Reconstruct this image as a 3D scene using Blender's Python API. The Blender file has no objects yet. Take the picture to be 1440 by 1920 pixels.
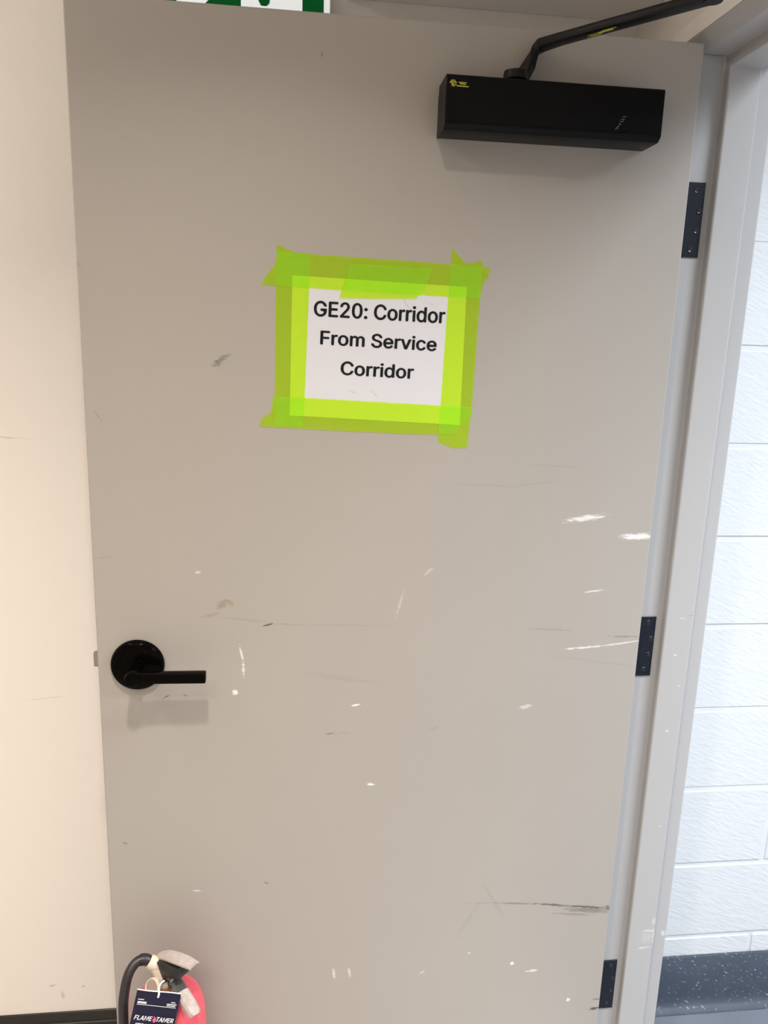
import bpy, bmesh, math, random
from mathutils import Vector, Matrix

random.seed(7)
scene = bpy.context.scene
COL = scene.collection

# ------------------------------------------------------------------ camera
cam_data = bpy.data.cameras.new('camera')
cam_data.sensor_fit = 'AUTO'
cam_data.sensor_width = 36.0
cam_data.lens = 1442.16 / 1920.0 * 36.0
cam_data.clip_start = 0.02
cam = bpy.data.objects.new('camera', cam_data)
COL.objects.link(cam)
yaw, pitch, roll = -0.11907, 0.21878, 0.03185
fwd = Vector((-math.sin(yaw) * math.cos(pitch), math.cos(yaw) * math.cos(pitch), -math.sin(pitch)))
rgt = Vector((math.cos(yaw), math.sin(yaw), 0))
upv = rgt.cross(fwd)
cr = rgt * math.cos(roll) + upv * math.sin(roll)
cu = -rgt * math.sin(roll) + upv * math.cos(roll)
M = Matrix((cr, cu, -fwd)).transposed().to_4x4()
M.translation = Vector((-0.6001, -1.2027, 1.5873))
cam.matrix_world = M
scene.camera = cam

# ------------------------------------------------------------------ world, lamps, exposure
world = bpy.data.worlds.new('world')
scene.world = world
world.use_nodes = True
world.node_tree.nodes['Background'].inputs[0].default_value = (0.8, 0.85, 1.0, 1)
world.node_tree.nodes['Background'].inputs[1].default_value = 0.0
scene.view_settings.view_transform = 'Standard'
scene.view_settings.look = 'None'
scene.view_settings.gamma = 1.0
scene.view_settings.use_curve_mapping = False
scene.view_settings.exposure = 0.06


def area(name, loc, size, power, col, size_y=None, spread=180, shape=None):
    l = bpy.data.lights.new(name, 'AREA')
    l.energy = power
    l.color = col
    l.shape = shape or ('RECTANGLE' if size_y else 'DISK')
    l.size = size
    if size_y:
        l.size_y = size_y
    l.spread = math.radians(spread)
    o = bpy.data.objects.new(name, l)
    o.location = loc
    COL.objects.link(o)
    return o


WARM = (1.0, 0.895, 0.785)
COOL = (0.87, 0.93, 1.0)
area('downlight_lamp', (-0.68, -0.92, 2.585), 0.10, 14.5, WARM, spread=112)
area('room_fill_lamp', (-1.75, -0.75, 2.585), 0.3, 12.5, WARM, size_y=1.1, spread=165)  # added fill light, brightens the cream wall and the frame head
area('room_fill_lamp_far', (-1.1, -1.7, 2.585), 1.1, 19.0, WARM, size_y=0.3, spread=122)  # soft ambient fill added for the room side
area('corridor_lamp', (1.15, -0.75, 2.585), 1.1, 60.0, COOL, size_y=0.28, spread=140)
area('corridor_lamp_far', (0.95, -1.7, 2.585), 1.1, 36.0, COOL, size_y=0.28, spread=122)

# ------------------------------------------------------------------ materials


def mat(name, col, rough=0.5, metal=0.0, spec=0.5, noise=0.0, nscale=8.0, bump=0.0, bscale=60.0, coat=0.0):
    m = bpy.data.materials.new(name)
    m.use_nodes = True
    nt = m.node_tree
    b = nt.nodes['Principled BSDF']
    b.inputs['Base Color'].default_value = (*col, 1)
    b.inputs['Roughness'].default_value = rough
    b.inputs['Metallic'].default_value = metal
    b.inputs['Specular IOR Level'].default_value = spec
    b.inputs['Coat Weight'].default_value = coat
    tc = nt.nodes.new('ShaderNodeTexCoord')
    if noise > 0:
        n = nt.nodes.new('ShaderNodeTexNoise')
        n.inputs['Scale'].default_value = nscale
        n.inputs['Detail'].default_value = 5
        nt.links.new(tc.outputs['Object'], n.inputs['Vector'])
        mx = nt.nodes.new('ShaderNodeMix')
        mx.data_type = 'RGBA'
        mx.inputs['A'].default_value = (*[c * (1 - noise) for c in col], 1)
        mx.inputs['B'].default_value = (*[min(1, c * (1 + noise)) for c in col], 1)
        nt.links.new(n.outputs['Fac'], mx.inputs['Factor'])
        nt.links.new(mx.outputs['Result'], b.inputs['Base Color'])
    if bump > 0:
        n2 = nt.nodes.new('ShaderNodeTexNoise')
        n2.inputs['Scale'].default_value = bscale
        n2.inputs['Detail'].default_value = 4
        nt.links.new(tc.outputs['Object'], n2.inputs['Vector'])
        bp = nt.nodes.new('ShaderNodeBump')
        bp.inputs['Strength'].default_value = bump
        bp.inputs['Distance'].default_value = 0.002
        nt.links.new(n2.outputs['Fac'], bp.inputs['Height'])
        nt.links.new(bp.outputs['Normal'], b.inputs['Normal'])
    return m


PAINT = (0.335, 0.312, 0.285)
MARK_COL = {'white': (0.80, 0.79, 0.78), 'dark': (0.045, 0.040, 0.038), 'green': (0.11, 0.13, 0.10),
            'brown': (0.23, 0.18, 0.115), 'scrape': (0.62, 0.62, 0.61)}


def add_marks(m, marks, axes='XZ', nscale=190.0):
    """wear on a painted surface: worn streaks and chips, each at its own place on the object"""
    nt = m.node_tree
    b = nt.nodes['Principled BSDF']
    src = b.inputs['Base Color'].links[0].from_socket if b.inputs['Base Color'].links else None
    tc = nt.nodes.new('ShaderNodeTexCoord')
    sx = nt.nodes.new('ShaderNodeSeparateXYZ')
    nt.links.new(tc.outputs['Object'], sx.inputs[0])
    cx = nt.nodes.new('ShaderNodeCombineXYZ')
    nt.links.new(sx.outputs[axes[0]], cx.inputs[0])
    nt.links.new(sx.outputs[axes[1]], cx.inputs[1])
    nz = nt.nodes.new('ShaderNodeTexNoise')
    nz.inputs['Scale'].default_value = nscale
    nz.inputs['Detail'].default_value = 3
    mp0 = nt.nodes.new('ShaderNodeMapping')
    mp0.inputs['Scale'].default_value = (0.45, 1.6, 1.0)
    nt.links.new(cx.outputs[0], mp0.inputs['Vector'])
    nt.links.new(mp0.outputs[0], nz.inputs['Vector'])
    sub = nt.nodes.new('ShaderNodeMath')
    sub.operation = 'MULTIPLY_ADD'
    nt.links.new(nz.outputs['Fac'], sub.inputs[0])
    sub.inputs[1].default_value = 1.9
    sub.inputs[2].default_value = -0.95
    for kind, x, z, hl, ht, ang, a in marks:
        mp = nt.nodes.new('ShaderNodeMapping')
        mp.vector_type = 'TEXTURE'
        mp.inputs['Location'].default_value = (x, z, 0)
        mp.inputs['Rotation'].default_value = (0, 0, ang)
        mp.inputs['Scale'].default_value = (hl * 1.1, ht * 1.1, 1)
        nt.links.new(cx.outputs[0], mp.inputs['Vector'])
        ln = nt.nodes.new('ShaderNodeVectorMath')
        ln.operation = 'LENGTH'
        nt.links.new(mp.outputs[0], ln.inputs[0])
        ad = nt.nodes.new('ShaderNodeMath')
        ad.operation = 'ADD'
        nt.links.new(ln.outputs['Value'], ad.inputs[0])
        nt.links.new(sub.outputs[0], ad.inputs[1])
        mr = nt.nodes.new('ShaderNodeMapRange')
        mr.interpolation_type = 'SMOOTHSTEP'
        mr.inputs['From Min'].default_value = 1.12
        mr.inputs['From Max'].default_value = 0.35
        mr.inputs['To Min'].default_value = 0.0
        mr.inputs['To Max'].default_value = a
        nt.links.new(ad.outputs[0], mr.inputs['Value'])
        mx = nt.nodes.new('ShaderNodeMix')
        mx.data_type = 'RGBA'
        nt.links.new(mr.outputs['Result'], mx.inputs['Factor'])
        if src:
            nt.links.new(src, mx.inputs['A'])
        else:
            mx.inputs['A'].default_value = b.inputs['Base Color'].default_value
        mx.inputs['B'].default_value = (*MARK_COL[kind], 1)
        src = mx.outputs['Result']
    nt.links.new(src, b.inputs['Base Color'])


TAPES = {
  'left': [(-0.6278, 1.7215), (-0.6157, 1.7163), (-0.602, 1.7109), (-0.5788, 1.71), (-0.5797, 1.6629), (-0.5823, 1.5843), (-0.5852, 1.4977), (-0.5863, 1.4543), (-0.631, 1.4534), (-0.6302, 1.4981), (-0.6297, 1.6101), (-0.6289, 1.6769)],
  'right': [(-0.3655, 1.7269), (-0.3553, 1.7174), (-0.3417, 1.7046), (-0.3304, 1.7083), (-0.3174, 1.7115), (-0.3187, 1.6551), (-0.3206, 1.5727), (-0.3217, 1.4892), (-0.3247, 1.4509), (-0.3259, 1.4241), (-0.3488, 1.4244), (-0.3626, 1.4289), (-0.3733, 1.4338), (-0.3716, 1.491), (-0.369, 1.6188), (-0.3674, 1.6738)],
  'top': [(-0.6265, 1.7109), (-0.5596, 1.7088), (-0.454, 1.7066), (-0.3055, 1.702), (-0.3075, 1.6865), (-0.3151, 1.6785), (-0.3184, 1.6551), (-0.4239, 1.6575), (-0.5367, 1.6597), (-0.651, 1.6634), (-0.6455, 1.6731), (-0.6305, 1.6927)],
  'patch': [(-0.5186, 1.6983), (-0.4537, 1.6973), (-0.3942, 1.696), (-0.4005, 1.6766), (-0.4085, 1.6641), (-0.418, 1.6517), (-0.4804, 1.6494), (-0.5345, 1.6483), (-0.5258, 1.6704)],
  'bottom': [(-0.6333, 1.4995), (-0.5337, 1.4961), (-0.3217, 1.4892), (-0.321, 1.4775), (-0.3372, 1.461), (-0.3499, 1.4454), (-0.4155, 1.4452), (-0.5329, 1.4486), (-0.6546, 1.453), (-0.6503, 1.4636), (-0.6361, 1.4753)],
}
PAPER = [(-0.605, 1.6785), (-0.3399, 1.6718), (-0.3394, 1.4604), (-0.608, 1.4702)]
# GE20: Corridor [-0.5727  1.6211] [-0.3712  1.6168] [-0.5698  1.643 ]
# From Service [-0.5626  1.5796] [-0.3826  1.5746] [-0.5612  1.5995]
# Corridor [-0.5308  1.5348] [-0.4168  1.5313] [-0.5295  1.5534]
DOOR_MARKS = [
  ('white', -0.1189, 1.3091, 0.0354, 0.0049, 0.124, 0.75),
  ('white', -0.0239, 1.2781, 0.0292, 0.0056, 0.039, 1.00),
  ('white', -0.0899, 1.1821, 0.0184, 0.0017, 0.113, 0.60),
  ('white', -0.0985, 1.0793, 0.0374, 0.0020, 0.076, 0.70),
  ('white', -0.0315, 1.0862, 0.0400, 0.0017, 0.128, 0.60),
  ('white', -0.6848, 1.0757, 0.0138, 0.0022, -1.362, 0.70),
  ('white', -0.6820, 1.0507, 0.0153, 0.0023, -1.546, 0.60),
  ('white', -0.6963, 1.0086, 0.0053, 0.0050, -0.849, 0.90),
  ('white', -0.4950, 0.9808, 0.0063, 0.0022, 0.155, 1.00),
  ('white', -0.1962, 0.9703, 0.0123, 0.0040, 0.262, 0.45),
  ('white', -0.4644, 0.8296, 0.0076, 0.0028, -0.117, 0.90),
  ('white', -0.7655, 0.6331, 0.0085, 0.0022, -0.059, 0.50),
  ('white', -0.7523, 1.2171, 0.0048, 0.0020, 0.103, 0.50),
  ('white', -0.1836, 0.4394, 0.0038, 0.0039, -0.256, 0.90),
  ('white', -0.1424, 0.4201, 0.0121, 0.0031, 0.040, 0.60),
  ('white', -0.0653, 0.3475, 0.0039, 0.0040, -0.262, 0.80),
  ('white', -0.5222, 0.4415, 0.0109, 0.0028, -1.450, 0.50),
  ('white', -0.4935, 0.4423, 0.0116, 0.0028, -1.451, 0.45),
  ('white', -0.4246, 1.1618, 0.0221, 0.0022, 1.324, 0.30),
  ('white', -0.3785, 1.2181, 0.0108, 0.0027, 0.751, 0.30),
  ('white', -0.3569, 0.4326, 0.0068, 0.0024, 0.573, 0.50),
  ('white', -0.2680, 0.4686, 0.0029, 0.0034, -0.560, 0.40),
  ('dark', -0.5651, 1.9795, 0.0040, 0.0016, -1.666, 0.50),
  ('green', -0.7106, 1.5519, 0.0165, 0.0044, 0.580, 0.70),
  ('green', -0.7163, 1.5466, 0.0057, 0.0033, -0.895, 0.60),
  ('brown', -0.7155, 1.1634, 0.0107, 0.0063, 0.742, 0.70),
  ('brown', -0.7027, 1.1660, 0.0080, 0.0047, -0.558, 0.60),
  ('brown', -0.7335, 1.1445, 0.0171, 0.0036, 0.237, 0.45),
  ('dark', -0.6417, 1.1274, 0.0098, 0.0016, 0.264, 0.95),
  ('dark', -0.6126, 1.1279, 0.0241, 0.0013, -0.078, 0.30),
  ('dark', -0.6781, 1.1365, 0.0397, 0.0026, -0.118, 0.18),
  ('dark', -0.5209, 1.1250, 0.0814, 0.0013, -0.019, 0.18),
  ('dark', -0.5368, 0.9289, 0.0075, 0.0016, 0.203, 0.60),
  ('dark', -0.5149, 0.9292, 0.0179, 0.0011, -0.062, 0.30),
  ('dark', -0.1823, 0.5712, 0.0475, 0.0019, -0.089, 0.50),
  ('dark', -0.1123, 0.5640, 0.0396, 0.0025, -0.146, 0.80),
  ('dark', -0.0428, 0.5550, 0.0474, 0.0026, -0.133, 0.90),
  ('dark', -0.0448, 0.5482, 0.0505, 0.0058, -0.129, 0.50),
  ('dark', -0.0052, 0.5510, 0.0052, 0.0061, 0.481, 0.60),
  ('dark', -0.2462, 0.5757, 0.0321, 0.0018, -0.041, 0.20),
  ('dark', -0.0714, 0.5411, 0.0429, 0.0026, -0.126, 0.35),
  ('dark', -0.0106, 0.3225, 0.0106, 0.0038, 0.191, 1.00),
  ('dark', -0.0067, 0.3440, 0.0087, 0.0019, 0.001, 0.80),
  ('dark', -0.0260, 1.0985, 0.0302, 0.0018, -0.033, 0.40),
  ('dark', -0.1613, 1.1130, 0.0470, 0.0017, -0.048, 0.30),
  ('dark', -0.8081, 1.0035, 0.0075, 0.0013, 0.514, 0.80),
  ('dark', -0.7766, 1.0052, 0.0040, 0.0013, -0.024, 0.50),
  ('dark', -0.2894, 1.3634, 0.0536, 0.0021, -0.028, 0.13),
  ('dark', -0.2094, 1.3669, 0.0388, 0.0021, 0.142, 0.12),
  ('dark', -0.3556, 0.9341, 0.0176, 0.0017, 0.451, 0.22),
  ('dark', -0.8980, 1.2416, 0.0165, 0.0015, 0.121, 0.20),
  ('dark', -0.8943, 1.4627, 0.0120, 0.0018, -0.984, 0.25),
  ('dark', -0.9109, 1.6811, 0.0049, 0.0017, -0.724, 0.30),
  ('dark', -0.2287, 0.5812, 0.0514, 0.0035, -1.038, 0.15),
  ('dark', -0.2747, 0.5412, 0.0507, 0.0038, 1.085, 0.12),
  ('dark', -0.0772, 1.0531, 0.0857, 0.0024, -0.152, 0.12),
  ('dark', -0.5237, 1.0312, 0.0683, 0.0054, -0.168, 0.10),
  ('dark', -0.1778, 1.3964, 0.0625, 0.0016, -0.052, 0.12),
  ('dark', -0.8842, 0.7332, 0.0054, 0.0016, -0.386, 0.50),
  ('dark', -0.6448, 0.6418, 0.0055, 0.0017, -0.172, 0.50),
]
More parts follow.
